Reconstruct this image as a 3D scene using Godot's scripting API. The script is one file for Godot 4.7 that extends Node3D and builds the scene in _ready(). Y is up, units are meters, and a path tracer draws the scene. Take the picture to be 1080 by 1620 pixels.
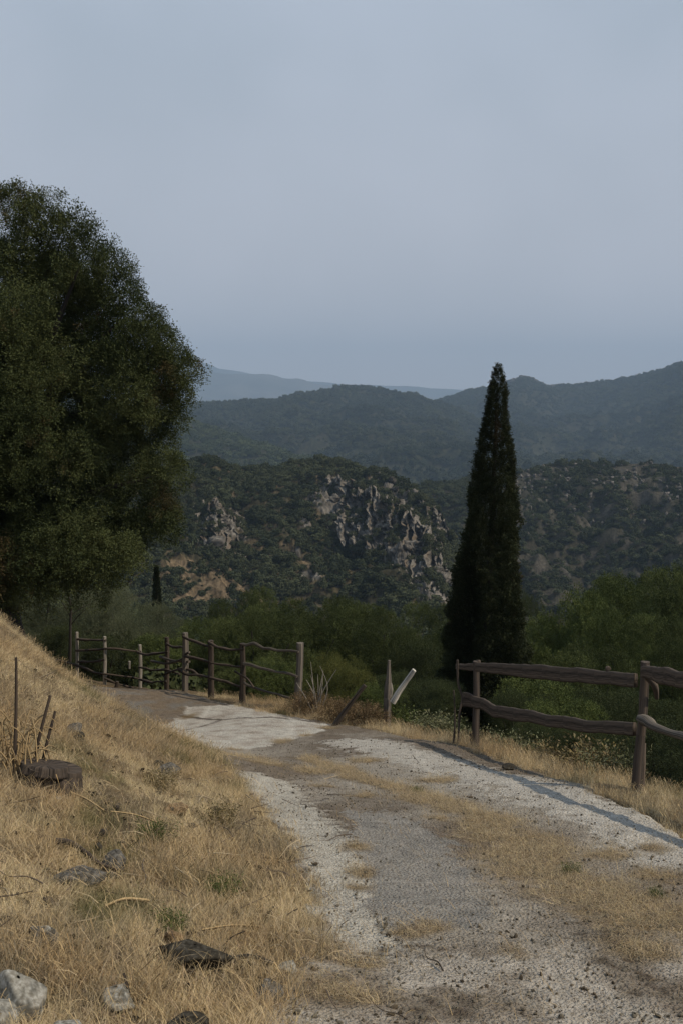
extends Node3D
# A dry hillside track with a wooden fence, an oak, a cypress, a limestone hill and hazy ridges behind.
# The eye is the origin; d is the distance ahead (-z), y is up, metres.

const F := 1575.0
const ROW := 665.0      # picture row of eye level
var pitch := atan((810.0 - ROW) / F)
var rng := RandomNumberGenerator.new()
var fine := FastNoiseLite.new()     # fbm
var cells := FastNoiseLite.new()    # blocks
var M := {}
var taken := {}
var clear: Array[Vector3] = [Vector3(-2.15, 7.0, 0.24), Vector3(-1.5, 5.68, 0.09), Vector3(-1.66, 5.78, 0.08), Vector3(-1.33, 5.53, 0.08)]   # (x, d, radius) of things the grass does not cover

# ------------------------------------------------------------------ ground: a smooth surface through surveyed heights (x, d, y)
const HEIGHTS := [
	0.3, -1.5, -1.45, 0.3, 0.0, -1.75, 0.6, 3.9, -2.53, -0.16, 5.9, -2.93, 1.2, 6.5, -3.06, -0.88, 9.66, -3.68, 1.3, 9.6, -3.66, 2.89, 9.42, -3.61,
	-1.73, 12.6, -4.3, 1.9, 13.75, -4.61, 0.0, 14.0, -4.66, -3.7, 17.2, -5.4, -1.5, 16.5, -5.2, 0.8, 17.16, -5.41, -0.87, 19.11, -5.67, -1.99, 19.94, -5.76,
	-3.44, 21.46, -5.92, -4.92, 23.84, -6.5, -6.48, 23.96, -6.3, -6.5, 22.2, -5.95, 3.2, 5.0, -2.75, 2.6, 1.0, -2.0,
	-1.23, 3.4, -2.16, -2.2, 7.2, -2.68, -3.4, 9.7, -2.63, -4.5, 13.0, -2.66, -4.7, 15.2, -3.6, -5.0, 17.0, -4.48, -5.3, 18.6, -5.3, -6.6, 17.5, -3.5,
	-7.2, 20.5, -4.3, -7.6, 22.5, -5.5, -2.5, 3.0, -1.75, -4.5, 6.0, -1.7, -7.0, 11.0, -0.9, -10.0, 18.0, -1.6, -3.0, -2.0, -0.9,
	-3.95, 13.6, -3.62, -3.5, 13.8, -4.05, -3.0, 14.4, -4.55, -2.5, 11.8, -3.6, -4.3, 15.6, -4.2,
	4.4, 10.5, -4.35, 3.2, 14.6, -5.3, 2.2, 18.6, -6.2, 0.2, 21.0, -6.6, -2.4, 23.3, -6.8, -5.0, 26.0, -7.3, -8.5, 26.5, -7.0, 5.0, 5.5, -3.3, 6.5, 12.0, -5.6,
	10.0, 30.0, -13.0, 0.0, 40.0, -12.5, -14.0, 40.0, -11.0, 22.0, 16.0, -13.0, -25.0, 25.0, 1.5, -25.0, -5.0, 5.0, 12.0, -5.0, -4.0, 0.0, 70.0, -22.0, 40.0, 60.0, -28.0, -40.0, 70.0, -14.0,
	-100.0, 0.0, 20.0, 100.0, 10.0, -50.0, -60.0, -60.0, 18.0, 60.0, -60.0, -22.0, -100.0, 110.0, -10.0, 0.0, 130.0, -40.0, 110.0, 110.0, -66.0,
	-250.0, 0.0, 60.0, -250.0, 250.0, 10.0, 0.0, 260.0, -70.0, 250.0, 250.0, -112.0, 250.0, 0.0, -100.0, 0.0, -150.0, 15.0, -250.0, -150.0, 90.0, 250.0, -150.0, -70.0]
var knots := PackedVector2Array()
var pull := PackedFloat64Array()
var cache := PackedFloat32Array()
const CX0 := -16.0
const CD0 := -5.0
const CSTEP := 0.2
const CNX := 161
const CND := 201

func solve_ground() -> void:
	var n := HEIGHTS.size() / 3
	var size := n + 3
	var a: Array[PackedFloat64Array] = []
	for i in n:
		knots.append(Vector2(HEIGHTS[i * 3], HEIGHTS[i * 3 + 1]) / 10.0)
	for i in size:
		var row := PackedFloat64Array()
		row.resize(size + 1)
		if i < n:
			for j in n:
				var r2 := knots[i].distance_squared_to(knots[j])
				row[j] = 0.5 * r2 * log(r2 + 1e-12) + (0.001 if i == j else 0.0)
			row[n] = 1.0
			row[n + 1] = knots[i].x
			row[n + 2] = knots[i].y
			row[size] = HEIGHTS[i * 3 + 2]
		else:
			for j in n:
				row[j] = 1.0 if i == n else (knots[j].x if i == n + 1 else knots[j].y)
		a.append(row)
	for c in size:
		var best := c
		for r in range(c + 1, size):
			if absf(a[r][c]) > absf(a[best][c]):
				best = r
		var swap := a[c]
		a[c] = a[best]
		a[best] = swap
		var pr := a[c]
		for r in range(c + 1, size):
			var f := a[r][c] / pr[c]
			if f != 0.0:
				var rr := a[r]
				for k in range(c, size + 1):
					rr[k] -= f * pr[k]
				a[r] = rr
	pull.resize(size)
	for c in range(size - 1, -1, -1):
		var s := a[c][size]
		for k in range(c + 1, size):
			s -= a[c][k] * pull[k]
		pull[c] = s / a[c][c]
	cache.resize(CNX * CND)
	for j in CND:
		for i in CNX:
			cache[j * CNX + i] = spline(CX0 + i * CSTEP, CD0 + j * CSTEP)

func spline(x: float, d: float) -> float:
	var q := Vector2(x, d) * 0.1
	var n := knots.size()
	var s := pull[n] + q.x * pull[n + 1] + q.y * pull[n + 2]
	for i in n:
		var r2 := q.distance_squared_to(knots[i]) + 1e-12
		s += 0.5 * r2 * log(r2) * pull[i]
	return s

func level(x: float, d: float) -> float:      # the smooth lie of the land
	var gx := (x - CX0) / CSTEP
	var gd := (d - CD0) / CSTEP
	if gx < 0.0 or gd < 0.0 or gx >= CNX - 1.001 or gd >= CND - 1.001:
		return spline(x, d)
	var i := int(gx)
	var j := int(gd)
	var fx := gx - i
	var fd := gd - j
	var k := j * CNX + i
	return lerpf(lerpf(cache[k], cache[k + 1], fx), lerpf(cache[k + CNX], cache[k + CNX + 1], fx), fd)

func rough(x: float, d: float) -> float:
	return 0.05 * fine.get_noise_2d(x * 60.0, d * 60.0) + 0.03 * fine.get_noise_2d(x * 260.0 + 50.0, d * 260.0)

func ground_at(x: float, d: float) -> Vector3:
	var on := on_road(Vector2(x, d))
	return Vector3(x, level(x, d) + rough(x, d) * (0.35 if on else 1.0), -d)

func ray(px: float, py: float) -> Vector2:    # (x, y) per metre ahead
	var a := (px - 540.0) / F
	var b := (810.0 - py) / F
	var z := b * sin(pitch) + cos(pitch)
	return Vector2(a / z, (b * cos(pitch) - sin(pitch)) / z)

func at(px: float, py: float, d: float) -> Vector3:
	var r := ray(px, py)
	return Vector3(r.x * d, r.y * d, -d)

# ------------------------------------------------------------------ the track in plan
const EDGE_L := [Vector2(-0.5, -3), Vector2(-0.35, 0), Vector2(-0.3, 2.5), Vector2(-0.25, 3.9), Vector2(-0.14, 4.9), Vector2(-0.16, 5.9), Vector2(-0.38, 7.2), Vector2(-0.88, 9.6), Vector2(-1.5, 11.8), Vector2(-2.5, 14.5), Vector2(-3.9, 17.2), Vector2(-5.3, 19.6), Vector2(-7.0, 21.2), Vector2(-10, 22)]
const EDGE_R := [Vector2(3.6, -3), Vector2(3.35, 0), Vector2(3.1, 2.5), Vector2(2.95, 4.6), Vector2(2.8, 6.2), Vector2(2.63, 7.4), Vector2(2.44, 8.9), Vector2(2.2, 11.1), Vector2(1.75, 13.2), Vector2(0.7, 15.8), Vector2(-0.33, 17.1), Vector2(-2.0, 19.4), Vector2(-4.6, 22.2), Vector2(-9.5, 24.4)]
var road_outline := PackedVector2Array()
const ISLAND := [Vector2(-0.5, 12.7), Vector2(-0.05, 11.6), Vector2(0.3, 10.6), Vector2(0.63, 9.7), Vector2(0.94, 9.0), Vector2(1.17, 8.1), Vector2(1.33, 7.2), Vector2(1.46, 6.3), Vector2(1.68, 5.7), Vector2(1.95, 5.2), Vector2(2.3, 4.85)]
const TRACK_L := [Vector2(-0.8, 10.2), Vector2(-0.55, 8.8), Vector2(-0.25, 7.6), Vector2(-0.08, 6.6), Vector2(-0.02, 5.7), Vector2(0.04, 5.0)]
const TRACK_R := [Vector2(0.2, 14.2), Vector2(0.65, 13.0), Vector2(1.3, 11.3), Vector2(1.85, 9.4), Vector2(2.3, 8.0), Vector2(2.5, 7.0)]
const SLAB := [Vector2(-3.9, 17.0), Vector2(-2.5, 14.3), Vector2(-1.9, 13.4), Vector2(-1.13, 14.3), Vector2(-0.5, 15.2), Vector2(-0.2, 16.5), Vector2(-1.2, 18.5), Vector2(-2.1, 19.5), Vector2(-3.1, 19.7), Vector2(-3.2, 18.6)]
const GREY := [Vector2(-0.02, 8.8), Vector2(0.5, 8.5), Vector2(0.8, 7.2), Vector2(0.9, 5.95), Vector2(0.68, 5.35), Vector2(0.35, 5.2), Vector2(0.19, 5.7), Vector2(0.17, 7.0)]
const TUFTS := [Vector3(0.08, 7.2, 0.14), Vector3(0.1, 6.5, 0.1), Vector3(0.12, 6.2, 0.1), Vector3(0.52, 5.3, 0.12), Vector3(0.42, 5.28, 0.1), Vector3(-0.1, 4.95, 0.16), Vector3(0.1, 4.75, 0.12), Vector3(-0.3, 11.3, 0.25), Vector3(-0.9, 11.6, 0.3), Vector3(-1.3, 12.5, 0.35), Vector3(0.0, 4.2, 0.2), Vector3(-0.1, 3.6, 0.14), Vector3(2.1, 6.3, 0.18), Vector3(2.6, 5.6, 0.2), Vector3(1.9, 6.9, 0.2), Vector3(2.3, 7.1, 0.12), Vector3(1.5, 4.9, 0.2), Vector3(2.5, 4.7, 0.25), Vector3(1.0, 10.4, 0.2), Vector3(0.3, 12.2, 0.22), Vector3(0.75, 8.2, 0.14), Vector3(-0.3, 4.5, 0.2), Vector3(-0.25, 5.4, 0.12), Vector3(0.9, 4.9, 0.1), Vector3(0.25, 9.6, 0.15), Vector3(-0.2, 10.2, 0.14), Vector3(-2.1, 13.7, 0.16), Vector3(-1.5, 13.9, 0.14), Vector3(-0.9, 14.7, 0.18), Vector3(-0.5, 15.3, 0.12), Vector3(-2.5, 14.4, 0.2), Vector3(-0.25, 16.2, 0.16), Vector3(-2.9, 18.9, 0.2)]

func on_road(p: Vector2) -> bool:
	if p.y > 25.0 or p.y < -3.0 or absf(p.x) > 11.0:
		return false
	return Geometry2D.is_point_in_polygon(p, road_outline)

func near_line(p: Vector2, line: Array, wide: float) -> float:   # 1 on the line, 0 from «wide» on
	var best := 1e9
	for i in line.size() - 1:
		best = minf(best, p.distance_to(Geometry2D.get_closest_point_to_segment(p, line[i], line[i + 1])))
	return clampf(1.0 - best / wide, 0.0, 1.0)

func straw_on_road(p: Vector2) -> float:
	var q := p + 0.16 * Vector2(fine.get_noise_2d(p.x * 90.0, p.y * 90.0), fine.get_noise_2d(p.x * 90.0 + 400.0, p.y * 90.0))
	var s := near_line(q, ISLAND, 0.24 + 0.28 * smoothstep(10.5, 6.5, p.y)) * 1.6
	for t in TUFTS:
		s = maxf(s, 1.5 * (1.0 - q.distance_to(Vector2(t.x, t.y)) / (t.z * 1.5)))
	s -= 0.9 * maxf(0.0, fine.get_noise_2d(p.x * 170.0 + 800.0, p.y * 170.0)) + 0.25 * maxf(0.0, fine.get_noise_2d(p.x * 60.0, p.y * 60.0))
	return clampf(s, 0.0, 1.0)

func mixc(a: Color, b: Color, t: float) -> Color:
	return a.lerp(b, clampf(t, 0.0, 1.0))

func road_color(p: Vector2) -> Color:
	var n := fine.get_noise_2d(p.x * 25.0, p.y * 25.0)
	var m := fine.get_noise_2d(p.x * 140.0 + 91.0, p.y * 140.0)
	var g := fine.get_noise_2d(p.x * 700.0, p.y * 700.0 + 31.0)
	var q := p + 0.22 * Vector2(m, fine.get_noise_2d(p.x * 120.0 - 70.0, p.y * 120.0))
	var c := Color(0.37, 0.335, 0.285)
	c = mixc(c, Color(0.20, 0.165, 0.13), 0.55 + 2.4 * n)
	c = mixc(c, Color(0.50, 0.47, 0.41), (near_line(q, TRACK_L, 0.46) - 0.22 + 0.5 * m + 0.4 * g) * 3.5)
	c = mixc(c, Color(0.53, 0.50, 0.45), (near_line(q, TRACK_R, 0.66) - 0.2 + 0.5 * m + 0.4 * g) * 3.5)
	if Geometry2D.is_point_in_polygon(q + Vector2(0, 0.1 * m), PackedVector2Array(SLAB)):
		c = mixc(Color(0.60, 0.575, 0.52), Color(0.48, 0.42, 0.36), 0.3 + m)
		var crack := near_line(p + 0.05 * Vector2(m, g), [Vector2(-3.5, 19.3), Vector2(-2.25, 18.24), Vector2(-1.31, 18.0), Vector2(-0.35, 16.9)], 0.07)
		crack = maxf(crack, near_line(p + 0.05 * Vector2(g, m), [Vector2(-2.25, 18.24), Vector2(-3.0, 17.0)], 0.05))
		c = mixc(c, Color(0.12, 0.10, 0.085), 1.6 * crack)
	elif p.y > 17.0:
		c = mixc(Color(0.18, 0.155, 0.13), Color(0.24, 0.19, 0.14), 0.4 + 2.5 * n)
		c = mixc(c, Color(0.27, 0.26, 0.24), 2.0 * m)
	if Geometry2D.is_point_in_polygon(q + Vector2(0.12 * g, 0.2 * g), PackedVector2Array(GREY)):
		c = mixc(Color(0.265, 0.25, 0.228), Color(0.335, 0.315, 0.285), 0.5 + 1.5 * m)
	if p.y < 5.3:
		var k := smoothstep(5.2, 4.7, p.y + 0.5 * m)
		c = mixc(c, mixc(Color(0.44, 0.40, 0.345), Color(0.26, 0.22, 0.175), 0.45 + 2.2 * m), k * 0.9)
	# dung, soil and old straw trodden into the surface
	c = mixc(c, Color(0.10, 0.08, 0.06), (1.6 * m + 1.5 * g - 0.42) * 1.6 * (1.0 if p.y < 5.4 else 0.35))
	var s := straw_on_road(p)
	c = mixc(c, mixc(Color(0.27, 0.19, 0.095), Color(0.15, 0.11, 0.07), 0.4 + 2.0 * g), s * 0.85)
	return c * (0.9 + 0.35 * g)

# ------------------------------------------------------------------ mesh helpers
func grid(P: PackedVector3Array, nu: int, nv: int, wrap := false, flip := false, cols := PackedColorArray(), uvs := PackedVector2Array(), faceted := false) -> ArrayMesh:
	var N := PackedVector3Array()
	N.resize(P.size())
	for j in nv:
		for i in nu:
			var l := i - 1
			var r := i + 1
			if wrap:
				l = (l + nu - 1) % (nu - 1)
				r = r % (nu - 1)
			else:
				l = maxi(l, 0)
				r = mini(r, nu - 1)
			var du := P[j * nu + r] - P[j * nu + l]
			var dv := P[mini(j + 1, nv - 1) * nu + i] - P[maxi(j - 1, 0) * nu + i]
			var n := du.cross(dv)
			n = n.normalized() if n.length_squared() > 1e-20 else Vector3.UP
			N[j * nu + i] = -n if flip else n
	var I := PackedInt32Array()
	I.resize((nu - 1) * (nv - 1) * 6)
	var k := 0
	for j in nv - 1:
		for i in nu - 1:
			var a := j * nu + i
			var b := a + 1
			var c := a + nu
			var e := c + 1
			var q := [a, b, c, b, e, c] if flip else [a, c, b, b, c, e]
			for t in 6:
				I[k + t] = q[t]
			k += 6
	var arr := []
	arr.resize(Mesh.ARRAY_MAX)
	arr[Mesh.ARRAY_VERTEX] = P
	if not faceted:
		arr[Mesh.ARRAY_NORMAL] = N
	arr[Mesh.ARRAY_INDEX] = I
	if cols.size():
		arr[Mesh.ARRAY_COLOR] = cols
	if uvs.size():
		arr[Mesh.ARRAY_TEX_UV] = uvs
	var m := ArrayMesh.new()
	m.add_surface_from_arrays(Mesh.PRIMITIVE_TRIANGLES, arr)
	return m

# a log, branch or post: rings along «line», radius at each point, lumps, closed ends
func tube(line: Array, radii: Array, sides: int, lumps := 0.1, seed_at := 0.0, flat := 1.0, steps := 4, up := Vector3.UP) -> ArrayMesh:
	var curve := Curve3D.new()
	var n := line.size()
	for i in n:
		var t: Vector3 = (line[mini(i + 1, n - 1)] - line[maxi(i - 1, 0)]) / 6.0
		curve.add_point(line[i], -t, t)
	var rings := (n - 1) * steps + 1
	var P := PackedVector3Array()
	var uv := PackedVector2Array()
	var nu := sides + 1
	var run := 0.0
	var before := Vector3.ZERO
	if absf((line[n - 1] - line[0]).normalized().y) > 0.6:
		up = Vector3(0.15, 0.0, 1.0)
	for j in range(-2, rings + 2):
		var s := clampf(float(j) / steps, 0.0, n - 1.0)
		var i0 := mini(int(s), n - 2)
		var here := curve.sample(i0, s - i0)
		var ahead := curve.sample(i0, minf(s - i0 + 0.02, 1.0)) - curve.sample(i0, maxf(s - i0 - 0.02, 0.0))
		ahead = ahead.normalized()
		var side := ahead.cross(up)
		side = side.normalized() if side.length() > 0.2 else ahead.cross(Vector3.RIGHT).normalized()
		var top := side.cross(ahead).normalized()
		var r := lerpf(radii[i0], radii[mini(i0 + 1, n - 1)], s - i0)
		if j == -2 or j == rings + 1:
			r *= 0.02
		elif j == -1 or j == rings:
			r *= 0.93
		if j > 0 and j < rings:
			run += here.distance_to(before)
		before = here
		for k in nu:
			var a := TAU * k / sides
			var w := r * (1.0 + lumps * 2.0 * fine.get_noise_3d(cos(a) * 22.0 + seed_at * 37.0, sin(a) * 22.0, run * 90.0 + seed_at * 11.0))
			P.append(here + side * cos(a) * w * flat + top * sin(a) * w)
			uv.append(Vector2(float(k) / sides * TAU * maxf(radii[0], 0.03) * 3.0, run * 1.2))
	return grid(P, nu, rings + 4, true, true, PackedColorArray(), uv)

# a stone: a ball cut by random planes, with worn corners and a rough skin
func stone(size: Vector3, seed_at: int, cuts := 11, around := 30, up_rows := 18, grain := 0.05) -> ArrayMesh:
	var r := RandomNumberGenerator.new()
	r.seed = seed_at
	var planes := []
	for i in cuts:
		planes.append([Vector3(r.randfn(), r.randfn() * 0.9, r.randfn()).normalized(), r.randf_range(0.5, 0.82)])
	var P := PackedVector3Array()
	var C := PackedColorArray()
	for j in up_rows:
		var la := PI * (float(j) / (up_rows - 1) - 0.5)
		for i in around + 1:
			var lo := TAU * i / around
			var n := Vector3(cos(la) * cos(lo), sin(la), cos(la) * sin(lo))
			var d := 1.0
			for p in planes:
				var c: float = n.dot(p[0])
				if c > 0.05:
					d = minf(d, p[1] / c)
			d += grain * 2.0 * fine.get_noise_3d(n.x * 130.0 + seed_at * 17.0, n.y * 130.0, n.z * 130.0) + grain * 2.4 * fine.get_noise_3d(n.x * 420.0, n.y * 420.0 + seed_at, n.z * 420.0)
			P.append(n * d * size * 0.5)
			var t := 0.85 + 0.9 * fine.get_noise_3d(n.x * 190.0, n.y * 190.0 + 9.0 * seed_at, n.z * 190.0)
			C.append(Color(t, t, t * 0.98))
	return grid(P, around + 1, up_rows, true, false, C)

func leafy(count: int, long: float, leaf: float, slim: float, spread: float, seed_at: int, droop := 0.0, twig := true) -> ArrayMesh:
	# a sprig: a twig along +y that carries small folded leaves
	var r := RandomNumberGenerator.new()
	r.seed = seed_at
	var st := SurfaceTool.new()
	st.begin(Mesh.PRIMITIVE_TRIANGLES)
	for i in count:
		var f := pow(r.randf(), 0.7)
		var ang := r.randf() * TAU
		var out := Vector3(cos(ang), 0, sin(ang))
		var base := Vector3(0, long * f, 0) + out * spread * long * r.randf() * (0.3 + f)
		var dir := (out * r.randf_range(0.4, 1.1) + Vector3(0, r.randf_range(-0.2, 0.9) - droop, 0)).normalized()
		var l := leaf * r.randf_range(0.6, 1.25)
		var side := dir.cross(Vector3(r.randfn(), r.randfn(), r.randfn())).normalized() * l * slim
		var lift := dir.cross(side).normalized() * l * 0.12
		var t := r.randf_range(0.8, 1.2)
		var c := Color(t * r.randf_range(0.9, 1.1), t, t * r.randf_range(0.8, 1.15))
		var mid := base + dir * l * 0.5
		var tip := base + dir * l
		for v in [base, mid + side + lift, tip, base, tip, mid - side + lift]:
			st.set_color(c)
			st.add_vertex(v)
	if twig:
		for k in 3:
			var a := Vector3(cos(k * TAU / 3), 0, sin(k * TAU / 3)) * leaf * 0.05
			var b := Vector3(cos((k + 1) * TAU / 3), 0, sin((k + 1) * TAU / 3)) * leaf * 0.05
			for v in [a, Vector3(0, long, 0), b]:
				st.set_color(Color(1.2, 0.8, 0.7))
				st.add_vertex(v)
	st.generate_normals()
	return st.commit()

func clump(count: int, seed_at: int, leaf := 0.42) -> ArrayMesh:
	# a far tree's crown of radius about 1: leaf clusters through an uneven ball
	var r := RandomNumberGenerator.new()
	r.seed = seed_at
	var st := SurfaceTool.new()
	st.begin(Mesh.PRIMITIVE_TRIANGLES)
	for i in count:
		var n := Vector3(r.randfn(), absf(r.randfn()) * 0.9 - 0.25, r.randfn()).normalized()
		var rad := 0.62 + 0.45 * fine.get_noise_3d(n.x * 70.0 + seed_at * 31.0, n.y * 70.0, n.z * 70.0) + r.randf() * 0.3
		var p := n * rad + Vector3(0, 0.55, 0)
		var a := (n + Vector3(r.randfn(), r.randfn(), r.randfn()) * 0.55).normalized()
		var s := a.cross(Vector3(r.randfn(), r.randfn(), r.randfn())).normalized() * leaf * r.randf_range(0.5, 1.0)
		var t := a.cross(s).normalized() * leaf * r.randf_range(0.5, 1.0)
		var k := r.randf_range(0.7, 1.3)
		for v in [p - s, p + t, p + s, p - s, p + s, p - t]:
			st.set_color(Color(k, k, k * 0.95))
			st.add_vertex(v)
	st.generate_normals()
	return st.commit()

func blades(count: int, tall: float, wide: float, lean: float, spread: float, seed_at: int, heads := 0.0) -> ArrayMesh:
	# a tuft of dry grass: thin curved strips, some with a seed head
	var r := RandomNumberGenerator.new()
	r.seed = seed_at
	var st := SurfaceTool.new()
	st.begin(Mesh.PRIMITIVE_TRIANGLES)
	for i in count:
		var ang := r.randf() * TAU
		var out := Vector3(cos(ang), 0, sin(ang))
		var h := tall * r.randf_range(0.45, 1.1)
		var tilt := lean * r.randf_range(0.3, 1.3)
		var p := Vector3(r.randfn(), 0, r.randfn()) * spread
		var across := Vector3(-out.z, 0, out.x).rotated(Vector3.UP, r.randfn() * 0.6) * wide * r.randf_range(0.6, 1.3)
		var t := r.randf_range(0.7, 1.3)
		var c := Color(t, t * r.randf_range(0.93, 1.05), t * r.randf_range(0.8, 1.1))
		var steps := 3
		var prev := p
		var wp := across * 0.5
		for s in steps:
			var q := float(s + 1) / steps
			var bend := tilt * (0.4 + q)
			var nxt := prev + (out * sin(bend) + Vector3.UP * cos(bend)) * h / steps + Vector3(r.randfn(), 0, r.randfn()) * h * 0.03
			var wn := across * 0.5 * (1.0 - q * 0.8)
			if s == steps - 1 and r.randf() < heads:
				wn = across * 1.0
			for v in [prev - wp, prev + wp, nxt + wn, prev - wp, nxt + wn, nxt - wn]:
				st.set_color(c)
				st.add_vertex(v)
			prev = nxt
			wp = wn
	st.generate_normals()
	return st.commit()

# ------------------------------------------------------------------ objects
func numbered(called: String) -> String:
	if not taken.has(called):
		taken[called] = 0
		return called
	taken[called] += 1
	return "%s_%03d" % [called, taken[called]]

func thing(called: String, label: String, category: String, where := Vector3.ZERO, group := "", turn := 0.0) -> Node3D:
	var o := Node3D.new()
	o.name = numbered(called)
	add_child(o)
	o.position = where
	o.rotation.y = turn
	o.set_meta("label", label)
	o.set_meta("category", category)
	if group:
		o.set_meta("group", group)
	return o

func part(called: String, mesh: Mesh, mat: Material, parent: Node3D, where := Vector3.ZERO) -> MeshInstance3D:
	var o := MeshInstance3D.new()
	o.name = called
	o.mesh = mesh
	if mesh.surface_get_material(0) == null:
		mesh.surface_set_material(0, mat)
	elif mesh.surface_get_material(0) != mat:
		o.material_override = mat
	o.position = where
	parent.add_child(o, true)
	return o

func single(called: String, mesh: Mesh, mat: Material, label: String, category: String, where := Vector3.ZERO, group := "", turn := 0.0) -> MeshInstance3D:
	var o := part(numbered(called), mesh, mat, self, where)
	o.rotation.y = turn
	o.set_meta("label", label)
	o.set_meta("category", category)
	if group:
		o.set_meta("group", group)
	return o

func setting(called: String, mesh: Mesh, mat: Material) -> MeshInstance3D:
	var o := part(numbered(called), mesh, mat, self)
	o.set_meta("kind", "structure")
	return o

func many(called: String, mesh: Mesh, mat: Material, places: Array, tints: Array, parent: Node3D = null, label := "", category := "") -> MultiMeshInstance3D:
	var mm := MultiMesh.new()
	mm.transform_format = MultiMesh.TRANSFORM_3D
	mm.use_colors = true
	mesh.surface_set_material(0, mat)
	mm.mesh = mesh
	mm.instance_count = places.size()
	for i in places.size():
		var t: Transform3D = places[i]
		var c: Color = tints[i]
		mm.set_instance_transform(i, t)
		mm.set_instance_color(i, c)
	var o := MultiMeshInstance3D.new()
	o.multimesh = mm
	o.set_meta("kind", "stuff")
	if parent:
		o.name = called
		parent.add_child(o, true)
	else:
		o.name = numbered(called)
		add_child(o)
		o.set_meta("label", label)
		o.set_meta("category", category)
	return o

func turned(dir: Vector3, scale_by: float) -> Basis:   # a basis whose y looks along dir, spun at random
	var y := dir.normalized()
	var x := y.cross(Vector3(rng.randfn(), rng.randfn(), rng.randfn())).normalized()
	return Basis(x, y, x.cross(y)).scaled(Vector3.ONE * scale_by)

# ------------------------------------------------------------------ materials
func matt(color: Color, rough_by := 0.9, vertex := false, spec := 0.3) -> StandardMaterial3D:
	var m := StandardMaterial3D.new()
	m.albedo_color = color.linear_to_srgb() if not vertex else Color.WHITE
	m.roughness = rough_by
	m.metallic_specular = spec
	m.vertex_color_use_as_albedo = vertex
	return m

func noise_picture(seed_at: int, freq: float, kind: int, octaves: int, dark: Color, light: Color, size := 512, bump := false) -> NoiseTexture2D:
	var n := FastNoiseLite.new()
	n.seed = seed_at
	n.frequency = freq
	n.noise_type = kind
	n.fractal_octaves = octaves
	n.fractal_gain = 0.6
	var t := NoiseTexture2D.new()
	t.width = size
	t.height = size
	t.seamless = true
	t.noise = n
	t.generate_mipmaps = false
	if not bump:
		var g := Gradient.new()
		g.set_color(0, dark)
		g.set_color(1, light)
		g.set_offset(0, 0.2)
		g.set_offset(1, 0.8)
		t.color_ramp = g
	return t

func wood(base: Color, seed_at: int) -> StandardMaterial3D:
	# weathered timber: long grain, checks and paler worn streaks
	var n := FastNoiseLite.new()
	n.seed = seed_at
	n.fractal_octaves = 4
	var im := Image.create(128, 256, false, Image.FORMAT_RGB8)
	var bm := Image.create(128, 256, false, Image.FORMAT_RGB8)
	for y in 256:
		for x in 128:
			var a := TAU * x / 128.0
			var v := n.get_noise_3d(cos(a) * 90.0, sin(a) * 90.0, y * 0.14)
			var w := n.get_noise_3d(cos(a) * 500.0, sin(a) * 500.0, y * 0.3 + 300.0)
			var k := 1.0 + 1.1 * v + 0.7 * w
			if w < -0.27:
				k *= 0.45
			var c := Color(base.r * k, base.g * k * (1.0 - 0.06 * v), base.b * k * (1.0 - 0.12 * v))
			im.set_pixel(x, y, c.clamp().linear_to_srgb())
			var h := clampf(0.5 + 0.6 * v + 0.7 * w, 0, 1)
			bm.set_pixel(x, y, Color(h, h, h))
	var m := StandardMaterial3D.new()
	m.albedo_texture = ImageTexture.create_from_image(im)
	m.roughness = 0.88
	m.metallic_specular = 0.3
	m.heightmap_enabled = true
	m.heightmap_texture = ImageTexture.create_from_image(bm)
	m.heightmap_scale = 0.25
	m.heightmap_deep_parallax = false
	return m

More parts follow.
